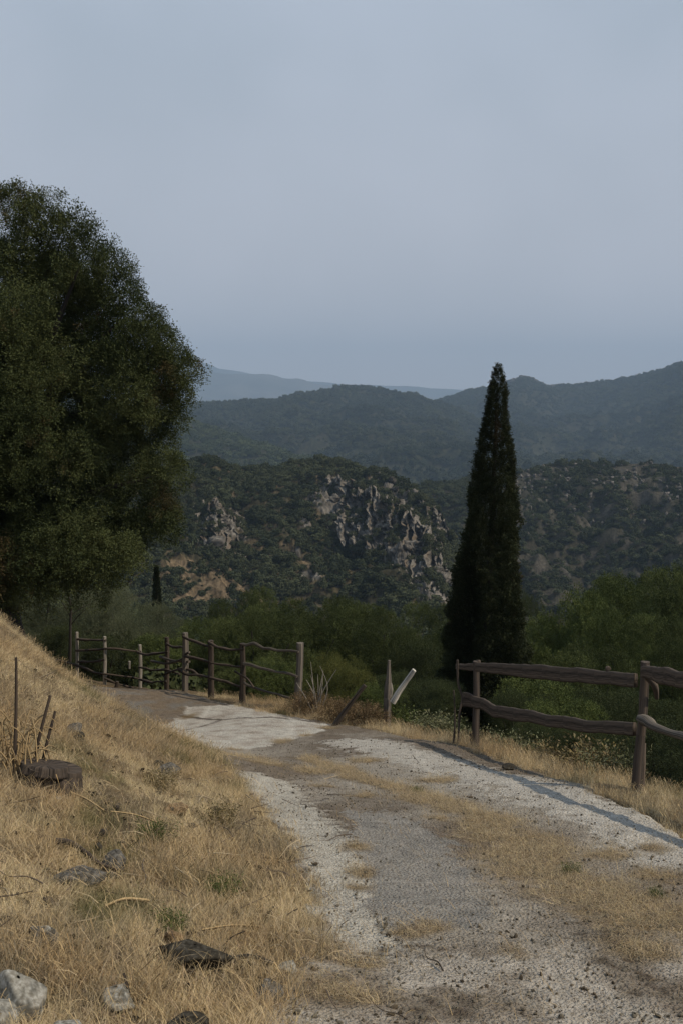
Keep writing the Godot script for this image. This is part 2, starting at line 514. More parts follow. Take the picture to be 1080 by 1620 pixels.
func make_materials() -> void:
	var grit := noise_picture(11, 0.06, FastNoiseLite.TYPE_SIMPLEX, 5, Color(0.68, 0.65, 0.62), Color(1, 1, 1), 1024)
	grit.color_ramp.set_offset(0, 0.18)
	grit.color_ramp.set_offset(1, 0.52)
	var grit_bump := noise_picture(12, 0.06, FastNoiseLite.TYPE_SIMPLEX, 5, Color.BLACK, Color.WHITE, 1024, true)
	for k in ["road", "soil"]:
		var m := matt(Color.WHITE, 0.95, true, 0.25)
		m.albedo_texture = grit
		m.uv1_triplanar = true
		m.uv1_world_triplanar = true
		m.uv1_scale = Vector3.ONE * (0.55 if k == "road" else 0.8)
		m.heightmap_enabled = true
		m.heightmap_texture = grit_bump
		m.heightmap_scale = 2.2 if k == "road" else 2.5
		M[k] = m
	var far := noise_picture(21, 0.05, FastNoiseLite.TYPE_SIMPLEX, 5, Color(0.55, 0.55, 0.55), Color(1, 1, 1), 512)
	for k in [["hill", 0.02], ["far_hill", 0.004]]:
		var m := matt(Color.WHITE, 1.0, true, 0.1)
		m.albedo_texture = far
		m.uv1_triplanar = true
		m.uv1_world_triplanar = true
		m.uv1_scale = Vector3.ONE * k[1]
		M[k[0]] = m
	var rock := matt(Color.WHITE, 0.95, true, 0.2)
	rock.albedo_texture = noise_picture(31, 0.03, FastNoiseLite.TYPE_SIMPLEX, 5, Color(0.5, 0.48, 0.46), Color(1, 1, 1), 512)
	rock.uv1_triplanar = true
	rock.uv1_scale = Vector3.ONE * 0.09
	M.cliff = rock
	for k in [["stone_pale", Color(0.44, 0.43, 0.40)], ["stone_dark", Color(0.085, 0.078, 0.066)], ["stone_grey", Color(0.19, 0.18, 0.168)], ["stone_tan", Color(0.36, 0.25, 0.15)], ["clod", Color(0.3, 0.28, 0.25)]]:
		var m := matt(Color.WHITE, 0.95, true, 0.2)
		m.albedo_color = k[1].linear_to_srgb()
		m.albedo_texture = noise_picture(41, 0.03, FastNoiseLite.TYPE_SIMPLEX, 5, Color(0.62, 0.6, 0.57), Color(1, 1, 1), 256)
		m.uv1_triplanar = true
		m.uv1_scale = Vector3.ONE * 4.0
		M[k[0]] = m
	for k in ["leaf", "straw", "wood_far"]:
		var m := matt(Color.WHITE, 0.8, true, 0.25)
		if k != "wood_far":
			m.backlight_enabled = true
			m.backlight = Color(0.5, 0.5, 0.45)
		M[k] = m
	M.wood_dark = wood(Color(0.062, 0.048, 0.038), 3)
	M.wood_grey = wood(Color(0.135, 0.118, 0.10), 4)
	M.wood_pale = wood(Color(0.27, 0.245, 0.21), 5)
	M.wood_bone = wood(Color(0.50, 0.47, 0.42), 6)
	M.wood_plank = wood(Color(0.078, 0.062, 0.051), 7)
	M.wood_rail = wood(Color(0.10, 0.085, 0.07), 10)
	M.bark = wood(Color(0.038, 0.033, 0.029), 8)
	M.stalk = wood(Color(0.30, 0.22, 0.12), 9)

# ------------------------------------------------------------------ camera, sky, sun, air
func make_light() -> void:
	var cam := Camera3D.new()
	cam.name = "camera"
	cam.fov = rad_to_deg(2.0 * atan(810.0 / F))
	cam.rotation.x = -pitch
	cam.near = 0.05
	cam.far = 60000.0
	add_child(cam)
	cam.current = true
	var env := Environment.new()
	env.background_mode = Environment.BG_SKY
	env.tonemap_mode = Environment.TONE_MAPPER_LINEAR
	env.tonemap_exposure = 0.80
	env.sdfgi_enabled = true
	env.ssao_enabled = true
	env.ssil_enabled = true
	var sky := Sky.new()
	var sm := ProceduralSkyMaterial.new()
	sm.sky_top_color = Color(0.46, 0.58, 0.72).linear_to_srgb()
	sm.sky_horizon_color = Color(0.93, 0.875, 0.885).linear_to_srgb()
	sm.sky_curve = 0.18
	sm.ground_bottom_color = Color(0.10, 0.10, 0.09).linear_to_srgb()
	sm.ground_horizon_color = Color(0.45, 0.5, 0.55).linear_to_srgb()
	sm.sky_energy_multiplier = 1.0
	# a very faint veil, uneven and drawn out sideways
	var veil := Image.create(512, 256, false, Image.FORMAT_RGBA8)
	for y in 256:
		for x in 512:
			var a := TAU * x / 512.0
			var v := fine.get_noise_3d(cos(a) * 130.0, y * 2.4, sin(a) * 130.0) + 0.5 * fine.get_noise_3d(cos(a) * 420.0, y * 7.0, sin(a) * 420.0)
			veil.set_pixel(x, y, Color(0.95, 0.92, 0.97, clampf(0.05 + 0.12 * v, 0.0, 0.2)))
	sm.sky_cover = ImageTexture.create_from_image(veil)
	sky.sky_material = sm
	env.sky = sky
	env.fog_enabled = true
	env.fog_density = 0.000125
	env.fog_light_color = Color(0.75, 0.87, 1.0)
	env.fog_sky_affect = 0.0
	var we := WorldEnvironment.new()
	we.name = "environment"
	we.environment = env
	add_child(we)
	var sun := DirectionalLight3D.new()
	sun.name = "sun"
	sun.light_color = Color(1.0, 0.94, 0.84)
	sun.light_energy = 1.5
	sun.light_angular_distance = 0.55
	sun.shadow_enabled = true
	sun.sky_mode = DirectionalLight3D.SKY_MODE_LIGHT_ONLY
	add_child(sun)
	sun.look_at_from_position(Vector3(1.05, 1.28, 0.36), Vector3.ZERO)

# ------------------------------------------------------------------ the lie of the land
func spread_axis(from: float, fine_from: float, fine_to: float, to: float, step: float, grow: float) -> PackedFloat32Array:
	var a := PackedFloat32Array()
	var s := step
	var v := fine_from
	while v > from:
		s *= grow
		v -= s
		a.append(v)
	a.reverse()
	v = fine_from
	while v < fine_to:
		a.append(v)
		v += step
	s = step
	while v < to:
		a.append(v)
		s *= grow
		v += s
	a.append(to)
	return a

func make_ground() -> void:
	for v in EDGE_L:
		road_outline.append(v)
	for i in range(EDGE_R.size() - 1, -1, -1):
		road_outline.append(EDGE_R[i])
	var xs := spread_axis(-250.0, -6.0, 4.6, 250.0, 0.09, 1.09)
	var ds := spread_axis(-150.0, 1.5, 15.0, 300.0, 0.09, 1.045)
	var P := PackedVector3Array()
	var C := PackedColorArray()
	for d in ds:
		for x in xs:
			var near := absf(x) < 14.0 and d < 34.0 and d > -4.0
			var y := level(x, d)
			var c := Color(0.075, 0.07, 0.04)
			if near:
				var n := fine.get_noise_2d(x * 40.0, d * 40.0)
				var g := fine.get_noise_2d(x * 420.0, d * 420.0)
				c = mixc(Color(0.20, 0.145, 0.08), Color(0.115, 0.085, 0.055), 0.4 + 2.2 * n + g)
				y += rough(x, d) - (0.05 if on_road(Vector2(x, d)) else 0.0)
				var beyond := smoothstep(0.0, 3.5, x - (2.6 - 0.0 * d) + maxf(0.0, d - 12.0) * 0.6 - 0.6)
				c = mixc(c, Color(0.085, 0.075, 0.045), beyond)
			else:
				y += 1.6 * fine.get_noise_2d(x * 1.2, d * 1.2) * smoothstep(20.0, 90.0, Vector2(x, d).length())
			P.append(Vector3(x, y, -d))
			C.append(c)
	setting("ground", grid(P, xs.size(), ds.size(), false, false, C), M.soil)
	# the valley floor out to the horizon
	var W := PackedVector3Array()
	var WC := PackedColorArray()
	for j in 24:
		for i in 24:
			var x := (i / 23.0 - 0.5) * 28000.0
			var z := 3000.0 - j / 23.0 * 17500.0
			W.append(Vector3(x, -150.0, z))
			WC.append(Color(0.055, 0.062, 0.035))
	setting("valley_floor", grid(W, 24, 24, false, false, WC), M.far_hill)

func make_road() -> void:
	var nu := 104
	var ends := EDGE_L.size() - 1
	var rows := PackedFloat32Array()
	for k in ends:
		var long: float = maxf(EDGE_L[k].distance_to(EDGE_L[k + 1]), EDGE_R[k].distance_to(EDGE_R[k + 1]))
		var d: float = 0.5 * (EDGE_L[k].y + EDGE_R[k].y)
		var step := 0.25 if d < 1.5 else 0.028 + 0.0022 * d
		var n := int(long / step)
		for i in n:
			rows.append(k + float(i) / n)
	rows.append(ends)
	var P := PackedVector3Array()
	var C := PackedColorArray()
	for s in rows:
		var k := mini(int(s), ends - 1)
		var l: Vector2 = EDGE_L[k].cubic_interpolate(EDGE_L[k + 1], EDGE_L[maxi(k - 1, 0)], EDGE_L[mini(k + 2, ends)], s - k)
		var r: Vector2 = EDGE_R[k].cubic_interpolate(EDGE_R[k + 1], EDGE_R[maxi(k - 1, 0)], EDGE_R[mini(k + 2, ends)], s - k)
		var wob := 0.14 * fine.get_noise_1d(s * 260.0)
		var wob2 := 0.14 * fine.get_noise_1d(s * 260.0 + 700.0)
		for i in nu:
			var t := float(i) / (nu - 1)
			var p := l.lerp(r, lerpf(-0.03 + wob / 3.0, 1.03 + wob2 / 3.0, t))
			var edge := minf(t, 1.0 - t)
			var y := level(p.x, p.y) + 0.35 * rough(p.x, p.y) + 0.012
			y += 0.012 * fine.get_noise_2d(p.x * 500.0, p.y * 500.0) + 0.008 * fine.get_noise_2d(p.x * 1500.0, p.y * 1500.0)
			y -= 0.10 * smoothstep(0.02, 0.0, edge)
			if s - k >= 0.0 and p.y > 4.7 and p.y < 9.0:
				y -= 0.02 * near_line(p, TRACK_L, 0.4)
				# tread marks of a tyre pressed across the pale track
				y += 0.008 * sin(p.y * 48.0 + p.x * 12.0) * smoothstep(0.5, 1.0, near_line(p + Vector2(0.12, 0), TRACK_L, 0.45)) * smoothstep(0.8, 0.2, absf(p.y - 7.0))
			P.append(Vector3(p.x, y, -p.y))
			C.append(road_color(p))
	setting("road", grid(P, nu, rows.size(), false, false, C), M.road)

# a ridge whose crest passes through surveyed directions and distances [px, py, d]
func crest_at(crest: Array, px: float) -> Vector2:
	var k := 0
	while k < crest.size() - 2 and crest[k + 1][0] < px:
		k += 1
	var a: Array = crest[k]
	var b: Array = crest[k + 1]
	var f := clampf((px - a[0]) / (b[0] - a[0]), -1.0, 2.0)
	var g := f
	if f > 0.0 and f < 1.0:
		g = lerpf(f, f * f * (3.0 - 2.0 * f), 0.5)
	return Vector2(lerpf(a[1], b[1], g), lerpf(a[2], b[2], f))

func hill_point(h: Dictionary, px: float, t: float) -> Vector3:
	var c := crest_at(h.crest, px)
	var e: float = ray(px, c.x).y
	var dc := c.y
	var d := lerpf(h.near, dc, minf(t, 1.0))
	var u := ray(px, c.x).x
	var y: float
	if t <= 1.0:
		y = lerpf(ray(px, h.foot).y, e, pow(t, h.bow)) * d
	else:
		d = dc + (t - 1.0) * (dc - h.near)
		y = e * dc - (t - 1.0) * (t - 1.0) * (dc - h.near) * 1.1
	var x := u * d
	var s: float = h.grain
	var damp := clampf((1.0 - t) * 5.0, 0.0, 1.0) * 0.75 + 0.25 if t < 1.0 else 0.25
	var n: float = h.relief * (-absf(fine.get_noise_2d(x * s + h.seed * 100.0, d * s)) * 1.6 + 0.35) * damp
	n += h.relief * 0.35 * fine.get_noise_2d(x * s * 4.0, d * s * 4.0 + h.seed * 70.0) * damp
	return Vector3(x, y + n, -d)

func make_hill(called: String, h: Dictionary, nu: int, nv: int, back: float, color: Callable, mat: Material) -> void:
	var P := PackedVector3Array()
	var C := PackedColorArray()
	for j in nv:
		var t := float(j) / (nv - 1) * (1.0 + back)
		for i in nu:
			var px := lerpf(h.from, h.to, float(i) / (nu - 1))
			var p := hill_point(h, px, t)
			if h.has("lift"):
				p = (h.lift as Callable).call(p, px, t)
			P.append(p)
			C.append(color.call(p, px, t))
	setting(called, grid(P, nu, nv, false, false, C), mat)

func row_of(p: Vector3) -> float:     # the direction of a point, as the survey's row
	var b := (p.y * cos(pitch) - p.z * sin(pitch)) / (-p.z * cos(pitch) - p.y * sin(pitch))
	return 810.0 - F * b

var wood_clumps: Array[ArrayMesh] = []

func clothe(called: String, label: String, h: Dictionary, count: int, size_from: float, size_to: float, greens: Array, skip: Callable, top := 1.02) -> void:
	# the wood or scrub on a hill, several crown shapes
	var sets := [[], [], []]
	var tints := [[], [], []]
	for i in count:
		var px := rng.randf_range(h.from, h.to)
		var t := top * pow(rng.randf(), 0.62)
		var p := hill_point(h, px, t)
		if h.has("lift"):
			p = (h.lift as Callable).call(p, px, t)
		var chance: float = skip.call(p, px, t)
		if rng.randf() < chance:
			continue
		var s := lerpf(size_from, size_to * 1.15, pow(rng.randf(), 1.8)) * (1.0 - 0.6 * chance) * (1.0 + 0.5 * fine.get_noise_2d(p.x * h.grain * 5.0 + 77.0, p.z * h.grain * 5.0))
		var b := Basis(Vector3.UP, rng.randf() * TAU).scaled(Vector3(s * rng.randf_range(0.85, 1.3), s * rng.randf_range(0.7, 1.2), s))
		var k := i % 3
		sets[k].append(Transform3D(b, p - Vector3(0, s * 0.15, 0)))
		var v := 0.5 + 1.2 * fine.get_noise_2d(p.x * h.grain * 2.0 + 900.0, p.z * h.grain * 2.0) + rng.randf_range(-0.25, 0.25)
		var c := mixc(greens[0], greens[1], v) * rng.randf_range(0.75, 1.25)
		tints[k].append(c)
	for k in 3:
		many(called, wood_clumps[k].duplicate(), M.leaf, sets[k], tints[k], null, label, "woodland")

# bare limestone on the middle hill: [px, py, half width, half height, tilt]
const ROCKS := [[530, 790, 40, 26, 0.3], [575, 830, 44, 34, 0.6], [640, 865, 60, 34, 0.7], [693, 915, 30, 40, 0.9], [640, 790, 30, 12, 0.6], [690, 830, 30, 18, 0.9], [345, 835, 42, 34, 0.5], [500, 912, 22, 8, 0.2], [470, 870, 16, 5, 0.5], [610, 762, 30, 7, 0.3], [480, 825, 12, 8, 0.2]]
const BARE := [[285, 900, 30, 18, 0.3], [320, 935, 46, 14, -0.45], [345, 925, 24, 26, 0.0], [280, 945, 22, 8, -0.5], [455, 868, 26, 7, 0.5], [490, 900, 36, 9, 0.1], [395, 940, 24, 10, 0.5], [675, 905, 16, 10, 0.5], [415, 955, 20, 9, 0.3]]

func blot(list: Array, px: float, py: float) -> float:
	var best := 0.0
	var wx := px + 20.0 * fine.get_noise_2d(px * 3.0, py * 3.0)
	var wy := py + 16.0 * fine.get_noise_2d(px * 3.0 + 500.0, py * 3.0)
	for r in list:
		var v := Vector2(wx - r[0], wy - r[1]).rotated(-r[4])
		best = maxf(best, 1.25 - Vector2(v.x / r[2], v.y / r[3]).length())
	best -= 0.9 * maxf(0.0, fine.get_noise_2d(px * 9.0 + 40.0, py * 9.0)) + 0.35 * absf(fine.get_noise_2d(px * 28.0, py * 28.0))
	return clampf(best * 2.2, 0.0, 1.0)

func make_hills() -> void:
	for i in 3:
		wood_clumps.append(clump([190, 170, 210][i], 70 + i, 0.2))
	var wood_floor := func(p: Vector3, px: float, t: float) -> Color:
		var n := fine.get_noise_2d(p.x * 0.12, p.z * 0.12)
		var m := fine.get_noise_2d(p.x * 0.9, p.z * 0.9)
		return mixc(mixc(Color(0.05, 0.052, 0.032), Color(0.065, 0.066, 0.04), 0.35 + 1.6 * n), Color(0.11, 0.10, 0.07), 2.0 * m - 0.6)
	var greens := [Color(0.033, 0.042, 0.022), Color(0.06, 0.068, 0.035)]   # the evergreen scrub of all these hills
	var nowhere := func(p: Vector3, px: float, t: float) -> float: return 0.0
	# far ranges
	var bare_rock := func(p: Vector3, px: float, t: float) -> Color:
		return mixc(Color(0.13, 0.125, 0.11), Color(0.20, 0.185, 0.165), 0.5 + 1.5 * fine.get_noise_2d(p.x * 0.1, p.z * 0.1))
	var f1 := {"crest": [[-700, 560, 11000], [-300, 545, 11000], [100, 560, 11000], [250, 570, 11000], [315, 584, 11000], [345, 590, 11000], [385, 592, 11000], [430, 593, 11000], [455, 599, 11000], [475, 598, 11000], [500, 608, 11000], [540, 611, 11000], [580, 615, 11000], [640, 622, 11000], [760, 645, 11000], [900, 680, 11000]],
		"near": 8500.0, "foot": 690.0, "bow": 1.0, "relief": 100.0, "grain": 0.07, "seed": 1, "from": -700.0, "to": 900.0}
	make_hill("far_mountain", f1, 150, 40, 0.3, bare_rock, M.far_hill)
	var f2 := {"crest": [[-700, 540, 13500], [-200, 530, 13500], [200, 555, 13500], [300, 568, 13500], [330, 575, 13500], [350, 583, 13500], [450, 600, 13500], [560, 608, 13500], [640, 611, 13500], [720, 616, 13500], [800, 630, 13500], [1000, 655, 13500], [1900, 640, 13500]],
		"near": 11500.0, "foot": 690.0, "bow": 1.0, "relief": 100.0, "grain": 0.06, "seed": 2, "from": -700.0, "to": 1900.0}
	make_hill("far_mountain", f2, 150, 30, 0.3, bare_rock, M.far_hill)
	# wooded ridges
	var right := {"crest": [[300, 720, 3300], [520, 690, 3400], [600, 665, 3500], [690, 637, 3700], [740, 622, 3800], [790, 608, 3800], [812, 601, 3800], [824, 597, 3800], [838, 602, 3800], [850, 606, 3800], [880, 611, 3800], [930, 609, 3800], [960, 607, 3800], [1000, 598, 3700], [1040, 586, 3600], [1080, 573, 3500], [1200, 540, 3300], [1500, 500, 3000], [1900, 480, 2600]],
		"near": 1500.0, "foot": 800.0, "bow": 0.85, "relief": 90.0, "grain": 0.14, "seed": 3, "from": 300.0, "to": 1900.0}
	make_hill("hill", right, 320, 130, 0.25, wood_floor, M.far_hill)
	var left := {"crest": [[-700, 600, 2600], [-300, 630, 2700], [0, 648, 2800], [250, 650, 2800], [310, 643, 2800], [340, 639, 2800], [380, 640, 2800], [400, 637, 2800], [430, 638, 2800], [480, 626, 2850], [540, 616, 2900], [590, 618, 2900], [640, 626, 2900], [690, 637, 2850], [740, 660, 2700], [800, 700, 2500], [900, 760, 2200]],
		"near": 1300.0, "foot": 800.0, "bow": 0.8, "relief": 75.0, "grain": 0.17, "seed": 4, "from": -700.0, "to": 900.0}
	make_hill("hill", left, 320, 130, 0.25, wood_floor, M.far_hill)
	var spur := {"crest": [[-700, 560, 1500], [-200, 600, 1600], [100, 630, 1650], [250, 655, 1700], [300, 668, 1700], [360, 688, 1700], [420, 706, 1650], [490, 730, 1550], [550, 754, 1450], [620, 785, 1350], [700, 820, 1250]],
		"near": 900.0, "foot": 830.0, "bow": 0.8, "relief": 30.0, "grain": 0.3, "seed": 5, "from": -700.0, "to": 700.0}
	make_hill("hill", spur, 220, 80, 0.3, wood_floor, M.far_hill)
	clothe("distant_woodland", "dark wood covering the hazy ridge on the right", right, 48000, 4.0, 7.5, greens, nowhere)
	clothe("distant_woodland", "dark wood covering the rounded hazy hill in the middle distance", left, 48000, 3.5, 7.0, greens, nowhere)
	clothe("distant_woodland", "lighter green wood on the sloping spur below the hazy hill", spur, 14000, 3.5, 6.0, [Color(0.042, 0.056, 0.025), Color(0.075, 0.09, 0.04)], nowhere)
	# the rocky hill on the right
	var rocky := {"crest": [[480, 850, 620], [560, 800, 680], [640, 778, 720], [700, 768, 740], [760, 757, 760], [815, 750, 760], [860, 744, 760], [900, 737, 760], [960, 735, 760], [1020, 737, 750], [1080, 740, 740], [1200, 730, 720], [1500, 700, 640], [1800, 690, 560]],
		"near": 320.0, "foot": 1080.0, "bow": 0.9, "relief": 22.0, "grain": 0.9, "seed": 6, "from": 480.0, "to": 1800.0}
	var rocky_color := func(p: Vector3, px: float, t: float) -> Color:
		var n := fine.get_noise_2d(p.x * 1.6, p.z * 1.6)
		var m := fine.get_noise_2d(p.x * 9.0, p.z * 9.0)
		return mixc(Color(0.06, 0.058, 0.042), Color(0.115, 0.103, 0.085), 1.5 * n + 3.0 * m - 0.3 + 0.35 * smoothstep(0.8, 1.0, t) - 1.2 * smoothstep(800.0, 740.0, px))
	make_hill("rocky_hill", rocky, 260, 150, 0.25, rocky_color, M.hill)
	var rocky_skip := func(p: Vector3, px: float, t: float) -> float:
		var n := fine.get_noise_2d(p.x * 1.6, p.z * 1.6)
		return clampf(0.2 + 1.3 * n + 2.2 * fine.get_noise_2d(p.x * 9.0, p.z * 9.0) + 0.3 * smoothstep(0.85, 1.0, t), 0.0, 0.9) * smoothstep(740.0, 800.0, px)
	clothe("scrub", "dark scrub over the rocky hill behind the cypress", rocky, 30000, 1.2, 2.6, greens, rocky_skip)
	# the limestone hill in the middle
	var lime := {"crest": [[-300, 640, 420], [0, 690, 460], [200, 712, 480], [300, 733, 500], [340, 728, 510], [380, 742, 520], [450, 742, 530], [490, 734, 540], [520, 733, 540], [560, 738, 530], [600, 747, 515], [630, 760, 498], [660, 784, 475], [690, 822, 448], [712, 868, 418], [730, 920, 390], [755, 985, 360], [800, 1050, 320]],
		"near": 255.0, "foot": 1085.0, "bow": 0.82, "relief": 15.0, "grain": 1.1, "seed": 7, "from": -300.0, "to": 800.0}
	var lime_lift := func(p: Vector3, px: float, t: float) -> Vector3:
		var py := row_of(p)
		var r := blot(ROCKS, px, py)
		if r > 0.0:
			var k := smoothstep(0.0, 0.55, r)
			p.y += k * (1.0 + 4.0 * absf(fine.get_noise_2d(p.x * 5.0, p.z * 5.0)) - 3.0 * absf(fine.get_noise_2d(p.x * 14.0 + 70.0, p.z * 14.0)))
		return p
	lime["lift"] = lime_lift
	var lime_color := func(p: Vector3, px: float, t: float) -> Color:
		var py := row_of(p)
		var n := fine.get_noise_2d(p.x * 2.5, p.z * 2.5)
		var m := fine.get_noise_2d(p.x * 16.0, p.z * 16.0)
		var c := mixc(Color(0.06, 0.058, 0.036), Color(0.16, 0.125, 0.08), 0.15 + 1.8 * n + m)
		c = mixc(c, mixc(Color(0.25, 0.19, 0.125), Color(0.13, 0.10, 0.065), 0.5 + 2.5 * m), 1.6 * blot(BARE, px, py))
		return mixc(c, mixc(Color(0.30, 0.275, 0.245), Color(0.13, 0.12, 0.105), 0.4 + 2.2 * m), 2.0 * blot(ROCKS, px, py))
	make_hill("limestone_hill", lime, 420, 300, 0.25, lime_color, M.hill)
	var lime_skip := func(p: Vector3, px: float, t: float) -> float:
		var py := row_of(p)
		return clampf(1.05 * maxf(blot(ROCKS, px, py - 5.0), blot(BARE, px, py)) + 0.6 * fine.get_noise_2d(p.x * 6.0, p.z * 6.0), 0.0, 0.86)
	clothe("scrub", "dark green trees and scrub over the limestone hill", lime, 30000, 0.8, 2.1, greens, lime_skip)
	# the cliffs: upper and lower edge [px, row]
	make_cliff(lime, [[480, 772, 786], [505, 759, 800], [535, 757, 835], [565, 764, 866], [590, 776, 886], [618, 790, 908], [645, 808, 935], [670, 832, 955], [695, 864, 972], [716, 916, 988]], 230, 60.0, 5.0, 1)
	make_cliff(lime, [[300, 806, 835], [318, 792, 850], [340, 795, 868], [362, 812, 876], [385, 832, 878], [396, 850, 870]], 100, 30.0, 4.0, 2)
	make_cliff(lime, [[648, 778, 800], [670, 786, 822], [695, 812, 846], [716, 850, 872]], 70, 24.0, 4.0, 3)
	# jagged limestone standing out of the slope
	var shapes := []
	for i in 4:
		shapes.append(stone(Vector3(1, 1.25, 0.9), 300 + i, 14, 22, 14, 0.13))
	var put := [[], [], [], []]
	var tint := [[], [], [], []]
	var tries := 0
	while tries < 3000:
		tries += 1
		var px := rng.randf_range(290, 740)
		var t := rng.randf_range(0.1, 1.0)
		var p: Vector3 = lime_lift.call(hill_point(lime, px, t), px, t)
		var k := blot(ROCKS, px, row_of(p))
		if rng.randf() > k * 0.55:
			continue
		var s := 1.0 + 5.5 * pow(rng.randf(), 2.0)
		var v := rng.randf_range(0.45, 1.15)
		put[tries % 4].append(Transform3D(Basis.from_euler(Vector3(rng.randfn() * 0.5, rng.randf() * TAU, rng.randfn() * 0.5)).scaled(Vector3(s * rng.randf_range(0.8, 1.5), s * rng.randf_range(0.6, 1.15), s)), p + Vector3(0, s * 0.05, 0)))
		tint[tries % 4].append(Color(0.27 * v, 0.25 * v, 0.225 * v))
	for k in 4:
		many("limestone_crag", shapes[k], M.cliff, put[k], tint[k], null, "jagged pale limestone crags breaking out of the wooded hill", "cliff")
	var tor := [[], []]
	var tor_tint := [[], []]
	for i in 90:
		var px := rng.randf_range(803, 884)
		var p := hill_point(right, px, rng.randf_range(0.97, 1.0))
		var r := rng.randf_range(6.0, 17.0) * (1.2 if absf(px - 822.0) < 14.0 else 0.8)
		tor[i % 2].append(Transform3D(Basis.from_euler(Vector3(rng.randfn() * 0.4, rng.randf() * TAU, rng.randfn() * 0.4)).scaled(Vector3(r * 1.3, r, r)), p + Vector3(0, r * 0.1, 0)))
		tor_tint[i % 2].append(Color(0.26, 0.24, 0.22) * rng.randf_range(0.6, 1.1))
	for k in 2:
		many("summit_rocks", shapes[k].duplicate(), M.cliff, tor[k], tor_tint[k], null, "rocky summit just right of the cypress tip", "rocks")
	put = [[], [], [], []]
	tint = [[], [], [], []]
	for i in 650:
		var px := rng.randf_range(760, 1300)
		var t := 1.0 - absf(rng.randfn()) * 0.16
		if t < 0.1 or t > 1.0:
			continue
		var p := hill_point(rocky, px, t)
		var s := rng.randf_range(1.2, 3.6)
		put[i % 4].append(Transform3D(Basis.from_euler(Vector3(rng.randfn() * 0.3, rng.randf() * TAU, rng.randfn() * 0.3)).scaled(Vector3(s, s, s)), p + Vector3(0, s * 0.3, 0)))
		tint[i % 4].append(Color(0.30, 0.28, 0.26) * rng.randf_range(0.7, 1.1))
	for k in 4:
		many("boulders", shapes[k].duplicate(), M.cliff, put[k], tint[k], null, "grey boulders along the brow of the rocky hill", "boulders")

func hill_depth(h: Dictionary, px: float, py: float) -> float:
	var c := crest_at(h.crest, px)
	var e := ray(px, c.x).y
	var f := ray(px, h.foot).y
	var t := pow(clampf((ray(px, py).y - f) / (e - f), 0.0, 1.0), 1.0 / h.bow)
	return lerpf(h.near, c.y, t)

